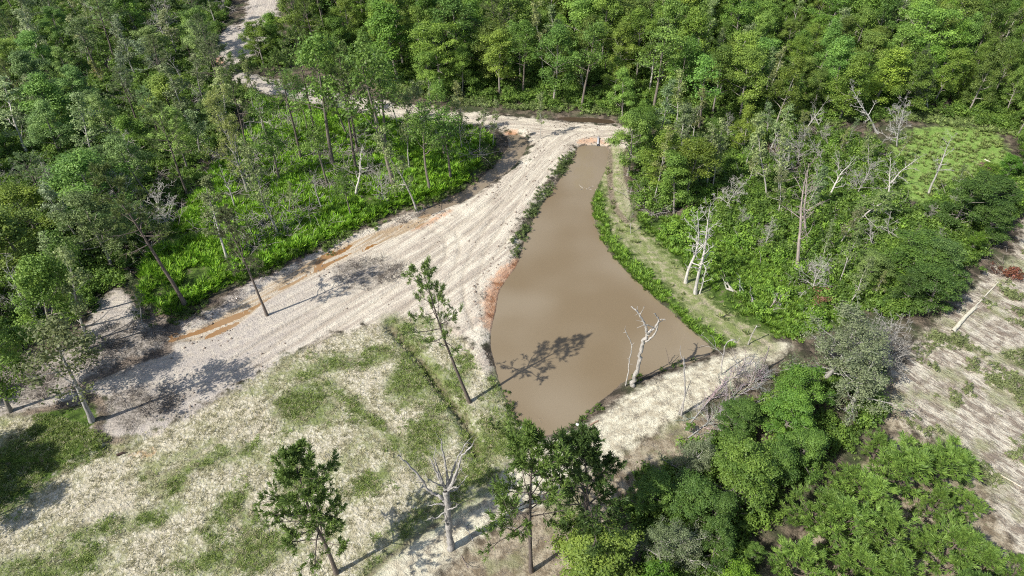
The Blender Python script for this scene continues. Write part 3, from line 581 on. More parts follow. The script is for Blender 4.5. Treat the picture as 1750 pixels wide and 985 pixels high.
DG, MG, BG, LG, GG = (.085, .155, .032), (.12, .215, .04), (.125, .24, .038), (.24, .34, .06), (.215, .255, .135)
for kd, c, rp, h, col, lb in [
    ('greyoak', (1432,600), 74, 8.5, GG, 'big grey green tree where the pale path ends'),
    ('greyoak', (1470,655), 52, 7.5, GG, 'grey green tree touching the cleared land, below the big one'),
    ('twiggy', (1525,600), 34, 6, None, 'bare brown tree between the grey green trees and the cleared land'),
    ('lush', (1364,668), 40, 7, BG, 'bright green tree at the right end of the pale path'),
    ('lush', (1352,712), 40, 6.5, BG, 'bright green tree with a white bole poking from it'),
    ('lush', (1375,765), 36, 6, MG, 'green tree at the edge of the sandy gap in the grove'),
    ('lush', (1262,715), 34, 4.5, DG, 'low dark green tree under the bleached brush heap'),
    ('lush', (1262,812), 62, 7.5, (.155, .255, .045), 'large yellow green tree in the middle of the grove'),
    ('lush', (1316,785), 40, 6.5, MG, 'green tree right of the large yellow green one'),
    ('greyoak', (1176,785), 34, 5, GG, 'small grey green tree at the left tip of the grove'),
    ('lush', (1172,850), 44, 6, DG, 'dark green tree left of the large yellow green one'),
    ('lush', (1120,842), 36, 6, MG, 'green tree at the left edge of the grove, by the brown ground'),
    ('lush', (1024,945), 66, 7, LG, 'lime green tree beside the slim pine at the bottom edge'),
    ('greyoak', (1125,925), 42, 6, (.17, .22, .10), 'grey green tree right of the lime green one'),
    ('greyoak', (1176,938), 42, 5.5, GG, 'pale grey green tree in the lower middle of the grove'),
    ('lush', (1228,930), 36, 5.5, DG, 'dark green tree beside the shaded gully in the grove'),
    ('lush', (1222,870), 34, 6, DG, 'dark green tree below the large yellow green one'),
    ('lush', (1288,948), 20, 3, MG, 'small green bushy tree in the shaded gully'),
    ('youngpine', (1550,790), 50, 7, None, 'broad young pine at the top of the young pine stand'),
    ('youngpine', (1613,785), 44, 6.5, None, 'young pine beside the cleared land, right of the broad one'),
    ('youngpine', (1505,765), 26, 4, None, 'small young pine at the top left of the stand'),
    ('youngpine', (1652,862), 26, 3.5, None, 'small young pine alone on the sandy edge'),
    ('youngpine', (1443,822), 30, 5, None, 'young pine nearest the sandy gap in the grove'),
    ('youngpine', (1484,848), 42, 6, None, 'young pine below the small one at the top left'),
    ('youngpine', (1388,872), 42, 6, None, 'young pine farthest left in the stand'),
    ('youngpine', (1443,905), 52, 7, None, 'large young pine in the left middle of the stand'),
    ('youngpine', (1516,915), 46, 6.5, None, 'large young pine in the centre of the stand'),
    ('youngpine', (1362,958), 42, 6, None, 'young pine at the bottom left of the stand'),
    ('youngpine', (1458,965), 44, 6, None, 'young pine at the bottom edge, left of centre of the stand'),
    ('youngpine', (1530,975), 42, 6, None, 'young pine at the bottom edge, centre of the stand'),
    ('youngpine', (1597,866), 26, 4.5, None, 'small young pine between the centre and the sandy edge'),
    ('youngpine', (1625,938), 46, 6.5, None, 'large young pine in the lower right of the stand'),
    ('youngpine', (1577,925), 24, 4.5, None, 'narrow young pine between the two large lower ones'),
    ('youngpine', (1688,968), 34, 5, None, 'young pine at the bottom edge, second from the right corner'),
    ('youngpine', (1738,975), 30, 4.5, None, 'young pine at the bottom right corner'),
    ('lush', (1648,348), 50, 8, DG, 'large dark green tree at the top of the cleared land'),
    ('lush', (1700,380), 38, 6, DG, 'dark green tree overhanging the top of the cleared land'),
    ('lush', (1704,330), 40, 7, DG, 'dark green tree behind those at the top of the cleared land'),
    ('lush', (1564,435), 46, 7, MG, 'green tree in the scrub, left of a pair before the cleared land'),
    ('lush', (1612,448), 46, 7, (.11, .19, .05), 'olive tree in the scrub, right of a pair before the cleared land'),
    ('lush', (1606,492), 42, 6.5, DG, 'dark green tree touching the cleared land above the cream log'),
    ('lush', (1560,492), 32, 5.5, DG, 'dark green tree behind the small rusty bush'),
    ('lush', (1495,455), 30, 5, (.15, .22, .06), 'olive bushy tree in the middle of the right scrub'),
    ('sparse', (1478,350), 44, 6.5, (.19, .27, .08), 'loose light green tree left of the meadow corner'),
]:
    crown_tree(kd, c, rp, h, col=col, label=lb)

# ------------------------------------------------------------------ the rest of the woods, tree by tree
REG = {
 'wood left of the creek': dict(poly=[(-420,-70),(390,-70),(395,20),(372,60),(360,110),(395,160),(400,210),(350,290),(310,380),(240,460),(130,545),(60,590),(-60,640),(-420,660)], sp=5.5, mix=[('broadleaf',.28),('pine',.15),('sparse',.30),('twiggy',.15),('slim',.06),('dead',.06)], h=(5.5,12.5), tint=(.85,1.4)),
 'wood beyond the road': dict(poly=[(512,-70),(900,-70),(900,180),(800,172),(700,156),(600,130),(500,112)], sp=5.0, mix=[('broadleaf',.72),('pine',.16),('slim',.12)], h=(9,17), tint=(.75,1.25)),
 'wood behind the dam': dict(poly=[(900,-70),(1300,-70),(1300,208),(1180,228),(1100,218),(1050,194),(940,184),(900,180)], sp=5.0, mix=[('broadleaf',.70),('sparse',.22),('slim',.08)], h=(8.5,17), tint=(.75,1.3)),
 'far right wood': dict(poly=[(1300,-70),(2200,-70),(2200,330),(1765,300),(1745,232),(1640,205),(1560,200),(1420,212),(1300,222)], sp=5.0, mix=[('broadleaf',.8),('pine',.06),('sparse',.14)], h=(6.5,14), tint=(.7,1.2)),
 'dense clump by the pond head': dict(poly=[(1085,255),(1180,240),(1220,260),(1220,330),(1180,365),(1110,365),(1078,335),(1070,290)], sp=4.0, mix=[('broadleaf',.65),('sparse',.35)], h=(7,12), tint=(.6,.95)),
 'thicket right of the pond': dict(poly=[(1225,240),(1420,220),(1530,270),(1540,380),(1510,480),(1440,535),(1370,510),(1320,440),(1230,395)], sp=4.3, mix=[('broadleaf',.08),('sparse',.38),('twiggy',.2),('dead',.34)], h=(5,9.5), tint=(.7,1.1)),
 'scrub beside the cleared land': dict(poly=[(1620,330),(1760,290),(1760,350),(1700,410),(1640,450),(1580,490),(1500,545),(1450,500),(1560,400)], sp=4.0, mix=[('lush',.5),('twiggy',.3),('sparse',.2)], h=(3.5,5.5), tint=(.55,.85)),
 'grove below the path': dict(poly=[(1100,1015),(1280,1010),(1280,1150),(1000,1150),(1000,1040)], sp=4.2, mix=[('lush',.85),('greyoak',.15)], h=(5,6.5), tint=(.6,1.1)),
 'young pine stand': dict(poly=[(1340,1015),(1800,1025),(1850,1150),(1330,1150)], sp=4.0, mix=[('youngpine',1)], h=(4.5,8), tint=(.8,1.25)),
 'marsh': dict(poly=[(430,185),(600,200),(800,228),(830,250),(790,310),(700,345),(620,375),(520,405),(430,440),(350,460),(330,400),(420,290)], sp=5.5, mix=[('slim',.26),('sparse',.36),('twiggy',.12),('dead',.26)], h=(6,12), tint=(.8,1.1)),
 'strip between the two roads': dict(poly=[(385,150),(470,172),(430,180),(395,200)], sp=4.5, mix=[('broadleaf',.5),('slim',.5)], h=(6,10), tint=(.7,.95)),
 'bend of the far road': dict(poly=[(478,70),(500,112),(440,124),(420,112)], sp=4, mix=[('broadleaf',.6),('slim',.4)], h=(5,9), tint=(.7,.95)),
}
def poisson(poly, sp, taken, seed):
    R = random.Random(seed); lo, hi = poly.min(0), poly.max(0); out = []
    n = int((hi - lo).prod() / sp ** 2 * 14)
    C = np.array([(R.uniform(lo[0], hi[0]), R.uniform(lo[1], hi[1])) for _ in range(n)]); C = C[sdf_poly(C, poly) > 0]
    pts = np.array(taken) if len(taken) else np.zeros((0, 2))
    for c in C:
        r = sp * R.uniform(.8, 1.15)
        if len(pts) == 0 or ((pts - c) ** 2).sum(1).min() > r * r: pts = np.vstack([pts, c]); out.append(c)
    return out
taken = [(t['x'], t['y']) for t in TREES]; PLAN = []
for ri, (rn, r) in enumerate(REG.items()):
    P = poisson(W(r['poly']), r['sp'], taken, 50 + ri); taken += list(P)
    R = random.Random(900 + ri); F_ = fields(np.array(P)) if P else {}
    for i_, (x, y) in enumerate(P):
        if max(F_['sand'][i_], F_['path'][i_], F_['rfield'][i_]) > -.3 or F_['pond'][i_] > -1: continue
        q = R.random(); kd = r['mix'][-1][0]
        for kd_, p_ in r['mix']:
            if q < p_: kd = kd_; break
            q -= p_
        h = R.uniform(*r['h']) * {'pine': 1.12, 'twiggy': .7, 'dead': .9}.get(kd, 1)
        tn = R.uniform(*r['tint']); lc = LEAFC.get(kd, (.1, .1, .1)); hue = R.uniform(-1, 1)
        col = (lc[0] * (1 + .15 * hue), lc[1], lc[2] * (1 + .2 * R.uniform(-1, 1)))
        if rn.startswith('wood left'):
            g_ = sum(col) / 3; mx = R.uniform(.0, .3); col = tuple(c * (1 - mx) + g_ * mx for c in col)
        spec = (kd, x, y, h); px_ = to_px((x, y, 0)); pt_ = to_px((x, y, h))
        if px_[0] < -60 or px_[0] > 1810 or px_[1] < -12 or pt_[1] > 1000: EXTRA.append(spec); continue
        PLAN.append((math.hypot(x, y, 60), spec, dict(wide=R.choice([R.uniform(.75, 1.0), R.uniform(.95, 1.2), R.uniform(1.15, 1.5)]) * (1.3 if rn.startswith('wood left') and kd != 'dead' else 1), lean=(R.gauss(0, .3 if kd == 'dead' else .06), R.gauss(0, .15 if kd == 'dead' else .06)), tint=tn, bark=(.52, .49, .44) if kd == 'dead' else None, col=col, region=rn)))
PLAN.sort(key=lambda q: q[0]); nbl = sum(t['kind'] in ('broadleaf', 'lush') for t in TREES)
for _, spec, kw in PLAN:
    if spec[0] in ('broadleaf', 'lush'):
        nbl += 1
        if nbl > 296: EXTRA.append(spec); continue
    tree(*spec, **kw)
# labels: rank of each tree within its wood, counted in rows from the side nearest the viewer
ORD = ['', 'first', 'second', 'third', 'fourth', 'fifth', 'sixth', 'seventh', 'eighth', 'ninth', 'tenth', 'eleventh', 'twelfth', 'thirteenth', 'fourteenth', 'fifteenth', 'sixteenth', 'seventeenth', 'eighteenth', 'nineteenth', 'twentieth'] + ['twenty-' + q for q in ('first', 'second', 'third', 'fourth', 'fifth', 'sixth', 'seventh', 'eighth', 'ninth')] + ['thirtieth'] + ['thirty-' + q for q in ('first', 'second', 'third', 'fourth', 'fifth', 'sixth', 'seventh', 'eighth', 'ninth')] + ['fortieth']
LOOK = {'broadleaf': 'broadleaf tree', 'lush': 'bushy leafy tree', 'pine': 'tall pine', 'densepine': 'dense pine', 'thickpine': 'pine', 'youngpine': 'young pine', 'sparse': 'thin leaved pale tree', 'greyoak': 'grey green tree', 'dead': 'bare dead tree', 'twiggy': 'bare twiggy tree', 'slim': 'slender leafy tree'}
for rn in REG:
    T = [t for t in TREES if t['region'] == rn]
    for kd in sorted({t['kind'] for t in T}):
        K = sorted([t for t in T if t['kind'] == kd], key=lambda t: t['y']); per = 9 if len(K) > 12 else 20
        rows = [K[i:i + per] for i in range(0, len(K), per)]
        for ri, row in enumerate(rows):
            row.sort(key=lambda t: to_px((t['x'], t['y'], 0))[0])
            for ci, t in enumerate(row):
                sh = '' if kd in ('dead', 'twiggy') else ('dark ' if t['tint'] < .8 else 'bright ' if t['tint'] > 1.02 else 'green ')
                rw = '' if len(rows) == 1 else f" in {ORD[ri + 1]} row"
                tag(t['o'], f"{sh}{LOOK[kd]}, {ORD[ci + 1]} from left{rw}, {rn}", t['cat'], f"{LOOK[kd]}s in the {rn}")
print('TREES', len(TREES), {k_: sum(t['kind'] == k_ for t in TREES) for k_ in ARCH})

# ------------------------------------------------------------------ scattered cover (uncountable): instances on points
def scatter(name, pts, scl, protos, color, label, cat='plants', tilt=.15):
    P = np.asarray(pts); F_ = fields(P[:, :2]); z = height(P[:, :2], F_)
    me = bpy.data.meshes.new(name); n = len(P); me.vertices.add(n); me.vertices.foreach_set('co', np.stack([P[:, 0], P[:, 1], z - .03], 1).astype(np.float32).ravel())
    a = me.attributes.new('rot', 'FLOAT_VECTOR', 'POINT'); rt = np.stack([rng.normal(0, tilt, n), rng.normal(0, tilt, n), rng.uniform(0, 6.28, n)], 1); a.data.foreach_set('vector', rt.astype(np.float32).ravel())
    a = me.attributes.new('scl', 'FLOAT', 'POINT'); a.data.foreach_set('value', np.asarray(scl, np.float32))
    o = link(name, me, color=color)
    g = bpy.data.node_groups.new(name + '_nodes', 'GeometryNodeTree'); g.interface.new_socket('Geometry', in_out='INPUT', socket_type='NodeSocketGeometry'); g.interface.new_socket('Geometry', in_out='OUTPUT', socket_type='NodeSocketGeometry')
    nn = g.nodes; gi = nn.new('NodeGroupInput'); go = nn.new('NodeGroupOutput'); iop = nn.new('GeometryNodeInstanceOnPoints'); jn = nn.new('GeometryNodeJoinGeometry')
    for pm in reversed(protos):
        po = bpy.data.objects.new(pm.name + '_source', pm); po.color = (*color, 1)
        oi = nn.new('GeometryNodeObjectInfo'); oi.inputs['Object'].default_value = po; oi.inputs['As Instance'].default_value = True; g.links.new(oi.outputs['Geometry'], jn.inputs[0])
    iop.inputs['Pick Instance'].default_value = True
    rv = nn.new('FunctionNodeRandomValue'); rv.data_type = 'INT'; rv.inputs[4].default_value = 0; rv.inputs[5].default_value = len(protos) - 1
    ra = nn.new('GeometryNodeInputNamedAttribute'); ra.data_type = 'FLOAT_VECTOR'; ra.inputs[0].default_value = 'rot'
    sa = nn.new('GeometryNodeInputNamedAttribute'); sa.data_type = 'FLOAT'; sa.inputs[0].default_value = 'scl'
    e2r = nn.new('FunctionNodeEulerToRotation')
    g.links.new(gi.outputs[0], iop.inputs['Points']); g.links.new(jn.outputs[0], iop.inputs['Instance']); g.links.new(rv.outputs[2], iop.inputs['Instance Index'])
    g.links.new(ra.outputs[0], e2r.inputs[0]); g.links.new(e2r.outputs[0], iop.inputs['Rotation']); g.links.new(sa.outputs[0], iop.inputs['Scale']); g.links.new(iop.outputs[0], go.inputs[0])
    md = o.modifiers.new('scatter', 'NODES'); md.node_group = g
    return tag(o, label, cat, kind='stuff')

def tuft(seed, n=26, h=.5, wd=.035, spread=.22, bend=.5):
    R = np.random.default_rng(seed); a = R.uniform(0, 6.28, n); r = spread * np.sqrt(R.uniform(0, 1, n)); b = np.stack([np.cos(a) * r, np.sin(a) * r, np.zeros(n)], 1)
    d = np.stack([np.cos(a) * bend * R.uniform(.2, 1, n), np.sin(a) * bend * R.uniform(.2, 1, n), np.ones(n)], 1); hh = h * R.uniform(.5, 1.1, n)[:, None]
    s = np.stack([-np.sin(a), np.cos(a), np.zeros(n)], 1) * wd; V = np.empty((n, 4, 3)); m = b + d * hh * .55; t = b + d * hh * np.array([1.5, 1.5, .95])
    V[:, 0] = b; V[:, 1] = m + s; V[:, 2] = t; V[:, 3] = m - s
    return mesh_np('grass_tuft', V.reshape(-1, 3), np.arange(n * 4).reshape(-1, 4), M_GRASS, {'v': np.repeat(R.uniform(0, 1, n), 4)})
def shrub_mesh(seed, n=9, per=60, leaf=.16, r=.45, hh=1.0):
    R = np.random.default_rng(seed); c = np.stack([R.normal(0, .4, n), R.normal(0, .4, n), R.uniform(.2, hh, n)], 1)
    V, Q, v = leaves(R, c, R.uniform(.6, 1.1, n) * r, per, leaf); return mesh_np('shrub_leaves', V, Q, M_LEAF, {'v': v})
def sticks_mesh(seed, n=22, L=1.6):
    R = np.random.default_rng(seed); w_ = Wood()
    for i in range(n):
        p = np.array([R.normal(0, .6), R.normal(0, .6), R.uniform(0, .35)]); d = np.array([R.normal(0, 1), R.normal(0, 1), R.normal(.25, .35)])
        q, _ = limb(R, p, d, L * R.uniform(.4, 1.3), 3, .25, .0); w_.tube(q, np.linspace(.03, .008, 4), 3)
    return w_.mesh('sticks', M_BARK)
LUSH_T = [tuft(1, 34, .62, .05, .3, .7), tuft(2, 34, .5, .05, .34, .9), tuft(3, 28, .8, .045, .22, .6)]
DRY_T = [tuft(4, 16, .22, .022, .14, 1.1), tuft(5, 16, .16, .022, .16, 1.3)]
SHRUB = [shrub_mesh(10 + i) for i in range(4)]
LOW = [shrub_mesh(20 + i, 6, 42, .12, .28, .4) for i in range(3)]
STK = [sticks_mesh(30 + i) for i in range(4)]
def rand_in(polys, dens, cond=None, seed=0):
    R = np.random.default_rng(seed); out = []
    for p in polys:
        lo, hi = p.min(0), p.max(0); n = int((hi - lo).prod() * dens); C = R.uniform(lo, hi, (n, 2)); C = C[sdf_poly(C, p) > 0]; out.append(C)
    C = np.vstack(out); F_ = fields(C)
    if cond is not None: C = C[cond(C, F_, R)]
    return C
def off(F_): return (F_['pond'] < -.15) & (F_['stream'] < -.2) & (F_['sand'] < 0) & (F_['path'] < -.2)
Cm = rand_in([MARSH], 9, lambda C, F_, R: off(F_) & (fbm(C[:, 0] / 3.2, C[:, 1] / 3.2, 3, 70) > -.2 + .3 * (R.random(len(C)) - .5)), 1)
scatter('marsh_grass', Cm, rng.uniform(.25, 1.45, len(Cm)), LUSH_T, (.24, .44, .035), 'bright green rank grass carpeting the marsh left of the creek', 'grass')
Cb = rand_in([BANK], 9, lambda C, F_, R: off(F_) & ((F_['trail'] < -.1 - 1.6 * R.random(len(C)))) & (fbm(C[:, 0] / 3, C[:, 1] / 3, 3, 71) > -.25), 2)
scatter('bank_grass', Cb, rng.uniform(.3, 1.05, len(Cb)), LUSH_T, (.20, .34, .045), 'bright green grass along the right bank of the pond', 'grass')
Ct = rand_in([BANK, MEADOW], 6, lambda C, F_, R: off(F_) & (((F_['trail'] > -.6) & (R.random(len(C)) < .22)) | (C[:, 0] > 58)) & (R.random(len(C)) < .8 + .5 * fbm(C[:, 0] / 5, C[:, 1] / 5, 3, 91)) & (F_['lush'] + 5 * fbm(C[:, 0] / 4, C[:, 1] / 4, 2, 92) > .5), 3)
scatter('track_grass', Ct, rng.uniform(.4, .9, len(Ct)), LUSH_T[:1] + DRY_T, (.24, .30, .09), 'pale trodden grass on the track and the far meadow', 'grass')
Cg = rand_in([FIELD], 30, lambda C, F_, R: off(F_) & (R.random(len(C)) < .9 * sstep(-.2, 1.8, np.maximum(F_['patch'], sdf_poly(C, LGREEN)) + 3 * fbm(C[:, 0] / 1.6, C[:, 1] / 1.6, 3, 72))), 4)
scatter('field_grass', Cg, rng.uniform(.5, 1.2, len(Cg)), DRY_T, (.20, .27, .06), 'olive green grass patches in the straw coloured field', 'grass')
Cd = rand_in([FIELD], 7, lambda C, F_, R: off(F_) & (fbm(C[:, 0] / 1.1, C[:, 1] / 1.1, 3, 73) > -.08) & (C[:, 1] < 62), 5)
scatter('dry_grass', Cd, rng.uniform(.5, 1.15, len(Cd)), DRY_T, (.40, .375, .22), 'dry straw tufts over the pale field', 'grass')
Cr = rand_in([RFIELD], 4, lambda C, F_, R: (fbm(C[:, 0] / 3, C[:, 1] / 3, 3, 74) > .15) & (C[:, 0] < 110), 6)
scatter('regrowth', Cr, rng.uniform(.5, 1.4, len(Cr)), DRY_T + LOW[:1], (.23, .27, .11), 'thin green regrowth over the cleared land', 'weeds')
WOODS = [W(REG[n_]['poly']) for n_ in REG]
M_BARKF = plain('far_bark', (.24, .21, .18), .9)
def joined(kind, i):
    wd, cr, H, _ = ARCH[kind][i]; V = []; Q = []; mi = []; vv = []; n0 = 0
    for mk, me in enumerate((cr, wd)):
        n = len(me.vertices); a_ = np.empty(n * 3, np.float32); me.vertices.foreach_get('co', a_); l_ = np.empty(len(me.loops), np.int32); me.loops.foreach_get('vertex_index', l_)
        V.append(a_.reshape(-1, 3)); Q.append(l_.reshape(-1, 4) + n0); mi.append(np.full(len(me.polygons), mk, np.int32)); b_ = np.zeros(n, np.float32)
        if mk == 0: me.attributes['v'].data.foreach_get('value', b_)
        vv.append(b_); n0 += n
    m_ = mesh_np('woodland_tree', np.vstack(V), np.vstack(Q), cr.materials[0], {'v': np.concatenate(vv)}); m_.materials.append(M_BARKF); m_.polygons.foreach_set('material_index', np.concatenate(mi)); return m_
for px_, dx in (((55,795),0), ((70,850),0), ((20,760),1), ((0,690),0), ((-40,780),0), ((-30,840),0)):      # trees outside the left and near edges whose shadows reach the field
    q_ = gnd(*px_); h_ = 11 + dx; EXTRA.append(('broadleaf', q_[0] - math.cos(SUN_AZ) * h_ * .72, q_[1] - math.sin(SUN_AZ) * h_ * .72, h_))
EB = np.array([(x, y) for k_, x, y, h in EXTRA]); EH = np.array([h / 13 for k_, x, y, h in EXTRA]); EK = [k_ for k_, x, y, h in EXTRA]
sel = np.array([k_ != 'youngpine' for k_ in EK]); print('EXTRA', len(EK), 'of which young pine', (~sel).sum())
scatter('distant_woods', EB[sel], EH[sel], [joined('broadleaf', i) for i in (0, 1, 3, 4, 5, 7, 8)], (.14, .245, .045), 'mass of green broadleaf woods behind the nearer trees', 'woods', tilt=.05)
if (~sel).any(): scatter('more_young_pines', EB[~sel], EH[~sel] * 1.4, [joined('youngpine', i) for i in range(3)], (.13, .23, .045), 'thick stand of young pines at the bottom edge', 'young pines', tilt=.05)
GROVE = W([(1090,820),(1180,770),(1300,690),(1350,640),(1490,650),(1500,720),(1400,790),(1330,860),(1300,1000),(1290,1100),(1000,1100),(1000,960)]); STAND = W([(1500,750),(1640,770),(1670,860),(1700,930),(1790,1040),(1330,1100),(1340,960),(1400,840)]); SCRUB = W([(1500,400),(1620,330),(1740,300),(1740,350),(1690,420),(1640,480),(1560,540),(1480,540)])
Cu = rand_in([w_ for i, w_ in enumerate(WOODS) if i != 9] + [GROVE, SCRUB, SCRUB], .62, lambda C, F_, R: off(F_) & (F_['rfield'] < 0), 7)
scatter('undergrowth', Cu, rng.uniform(.7, 1.7, len(Cu)), SHRUB, (.14, .235, .04), 'green undergrowth on the floor of the woods', 'undergrowth')
Cs = rand_in([WOODS[5], BANK, WOODS[6], WOODS[4]], .45, lambda C, F_, R: off(F_) & (F_['rfield'] < 0) & (F_['trail'] < -1.5) & (R.random(len(C)) < .6) & ((C[:, 0] > 22)), 8)
scatter('bushes', Cs, rng.uniform(.3, 1, len(Cs)) ** 2 * 1.3 + .3, SHRUB + LOW, (.185, .32, .045), 'low bright bushes filling the thicket right of the pond', 'bushes')
Ck = rand_in([WOODS[0], WOODS[5], WOODS[9], WOODS[4], WOODS[6]], .3, lambda C, F_, R: off(F_) & (fbm(C[:, 0] / 6, C[:, 1] / 6, 2, 75) > -.1), 9)
scatter('fallen_branches', Ck, rng.uniform(.7, 1.7, len(Ck)), STK, (.38, .34, .31), 'grey fallen branches littering the woods', 'branches')
Ce_ = along0 = None
def along(line, wd, dens, seed, dcond=None):
    R = np.random.default_rng(seed); L = chaikin(W(line), 1, False); out = []
    for a_, b_ in zip(L[:-1], L[1:]):
        n = max(1, int(np.linalg.norm(b_ - a_) * wd * dens)); t = R.random(n)[:, None]; out.append(a_ + (b_ - a_) * t + R.normal(0, wd * .4, (n, 2)))
    C = np.vstack(out); F_ = fields(C); return C[(F_['pond'] < .05) & (fbm(C[:, 0] / 1.8, C[:, 1] / 1.8, 2, 88 + seed) > -.12)]
Cp = np.vstack([along([(978,262),(955,296),(930,335),(905,372),(893,400),(880,432)], 1.5, 4.2, 1), along([(985,250),(972,275),(950,302)], .9, 4, 12), along([(868,410),(882,425),(886,440)], 1.4, 4, 2)])
scatter('shore_shrubs', Cp, rng.uniform(.3, .95, len(Cp)), LOW + LUSH_T[:1], (.15, .205, .065), 'weedy shrubs along the left shore of the pond', 'shrubs')
Cq = np.vstack([along([(1190,612),(1120,628),(1080,640),(1062,660),(1035,690),(1005,712),(970,735)], .8, 3.5, 3), along([(1030,680),(1012,700)], 1.0, 4, 7), along([(852,640),(866,680),(880,722),(900,745)], .9, 3.5, 4), along([(905,750),(870,745),(850,720)], 1.6, 2.5, 5)])
scatter('near_shore_weeds', Cq, rng.uniform(.45, .95, len(Cq)), LOW + LUSH_T[:1], (.10, .16, .03), 'green weeds along the near shore of the pond', 'weeds')
Ce = along([(1012,337),(1012,365),(1020,399),(1037,427),(1065,461),(1093,486),(1120,513),(1150,536),(1171,558),(1193,576),(1212,590)], .7, 5, 6)
scatter('right_shore_weeds', Ce, rng.uniform(.3, .75, len(Ce)), LOW[:1] + LUSH_T, (.16, .26, .04), 'bright weeds hanging over the right shore', 'weeds')
Cx = np.vstack([along([(290,560),(345,553),(400,500),(460,472),(530,435),(600,400),(660,384),(720,360),(790,325)], 1.6, 1.6, 8), along([(800,318),(850,275),(870,245)], 1.2, 1.6, 9)])
scatter('bank_roots', Cx, rng.uniform(.3, .8, len(Cx)), STK, (.16, .13, .11), 'dark roots and twigs along the eroded creek bank', 'roots')
Cy = along([(240,535),(290,555),(350,515),(400,485),(470,460),(540,428),(620,388),(700,356),(775,328),(820,300),(850,262)], 1.6, 3.0, 10)
scatter('creek_bank_weeds', Cy, rng.uniform(.5, 1.2, len(Cy)), LOW + LUSH_T, (.13, .20, .04), 'ragged weeds along the top of the creek bank', 'weeds')
Cz = rand_in([STAND], 1.0, lambda C, F_, R: R.random(len(C)) < .8, 12)
scatter('pine_stand_weeds', Cz, rng.uniform(.4, 1.0, len(Cz)), LOW + DRY_T, (.19, .25, .08), 'low weeds between the young pines', 'weeds')
Cw = rand_in(DEBRIS, .9, lambda C, F_, R: R.random(len(C)) < .8, 14)
scatter('torn_roots', Cw, rng.uniform(.3, .9, len(Cw)), STK, (.15, .125, .105), 'dark twigs and torn roots strewn over the grey mud at the left', 'roots')
VERGE = W([(590,135),(700,165),(800,180),(940,190),(1060,200),(1180,235),(1300,225),(1420,217),(1560,207),(1765,238),(1760,212),(1560,188),(1300,200),(1180,215),(1050,185),(940,168),(800,158),(700,145),(600,118)])
Cv = rand_in([VERGE], 4.0, lambda C, F_, R: off(F_) & (R.random(len(C)) < .55 + .8 * fbm(C[:, 0] / 4, C[:, 1] / 4, 2, 95)), 15)
scatter('verge_weeds', Cv, rng.uniform(.6, 1.5, len(Cv)), LOW + LUSH_T, (.24, .32, .10), 'pale green weeds along the foot of the far woods', 'weeds')
# ------------------------------------------------------------------ dead trees, snags and logs built limb by limb
def on_plane(px, Y):
    d = ray(*px); return np.array([0, 0, CAM_H]) + d * Y / d[1]
def dense_line(P, n=3, R=None, j=.0):
    P = np.asarray(P, float)
    for _ in range(2):
        N_ = np.empty((2 * len(P) - 2, 3)); N_[0::2] = .75 * P[:-1] + .25 * P[1:]; N_[1::2] = .25 * P[:-1] + .75 * P[1:]; P = np.vstack([P[:1], N_, P[-1:]])
    if R is not None: P[1:] += R.normal(0, j, (len(P) - 1, 3))
    return P
def limbs(name, cat, label, foot, parts, bark, seed=1, group=None, twig=0, standing=True):
    """parts: (part name, sighted points, thick radius, thin radius, step back of the far end)"""
    R = np.random.default_rng(seed); B = gnd(*foot); z0 = gz(B[0], B[1]); e = bpy.data.objects.new(name, None); COL.objects.link(e); e.location = (B[0], B[1], z0); tag(e, label, cat, group)
    O = np.array([B[0], B[1], z0]); out = {}
    for pn, px, ra, rb, dy, *y0 in parts:
        ys_ = B[1] + (y0[0] if y0 else 0); n = len(px)
        P = np.array([on_plane(p, ys_ + dy * (i / (n - 1))) for i, p in enumerate(px)]); P = dense_line(P, 3, R, ra * .25) - O
        w_ = Wood(); w_.tube(P, np.linspace(ra, rb, len(P)) * (1 + .12 * R.normal(0, 1, len(P))), 8 if ra > .12 else 5)
        if twig and pn != 'trunk':
            for k_ in range(twig):
                q = R.integers(len(P) // 3, len(P)); d = unit(unit(P[-1] - P[0]) + R.normal(0, .6, 3)); L_ = R.uniform(.3, .9) * np.linalg.norm(P[-1] - P[0]) * .3
                t_, _ = limb(R, P[q], d, L_, 4, .2, .05); w_.tube(t_, np.linspace(max(rb, .018), .008, 5), 3)
        me = w_.mesh(pn, M_BARK); j = R.uniform(.88, 1.1); link(pn, me, e, tuple(c * j for c in bark))
    return e
WHITE = (.43, .405, .365); GREY = (.36, .335, .31); SILVER = (.46, .43, .40)
def z2(l, s=3.79, ox=1000, oy=500): return [(ox + x / s, oy + y / s) for x, y in l]
limbs('dead_tree', 'dead tree', 'thick bleached snag with two crooked forks on the near shore of the pond', (1080, 658), [
    ('trunk', z2([(302, 602), (318, 545), (348, 470), (362, 400), (368, 350), (392, 290), (408, 262)]), .26, .15, .2),
    ('branch', z2([(405, 268), (395, 235), (378, 190), (352, 142), (328, 112), (296, 95)]), .17, .04, .5, .1),
    ('branch', z2([(408, 262), (440, 238), (462, 215), (478, 178), (462, 150), (445, 132)]), .15, .03, -.6, .1),
    ('branch', z2([(395, 318), (430, 295), (455, 262), (468, 232), (466, 205)]), .12, .08, -.4, .05),
    ('branch', z2([(440, 225), (410, 212), (380, 210), (335, 232)]), .07, .02, -.8, -.2),
    ('branch', z2([(352, 142), (335, 118), (338, 90)]), .06, .02, .6, .3), ('branch', z2([(358, 140), (372, 115), (384, 92)]), .06, .02, -.2, .3),
    ('branch', z2([(478, 178), (500, 172), (522, 180)]), .06, .02, 0, -.2), ('branch', z2([(466, 200), (490, 190), (512, 172)]), .05, .02, .3, -.2)], WHITE, 3, twig=2)
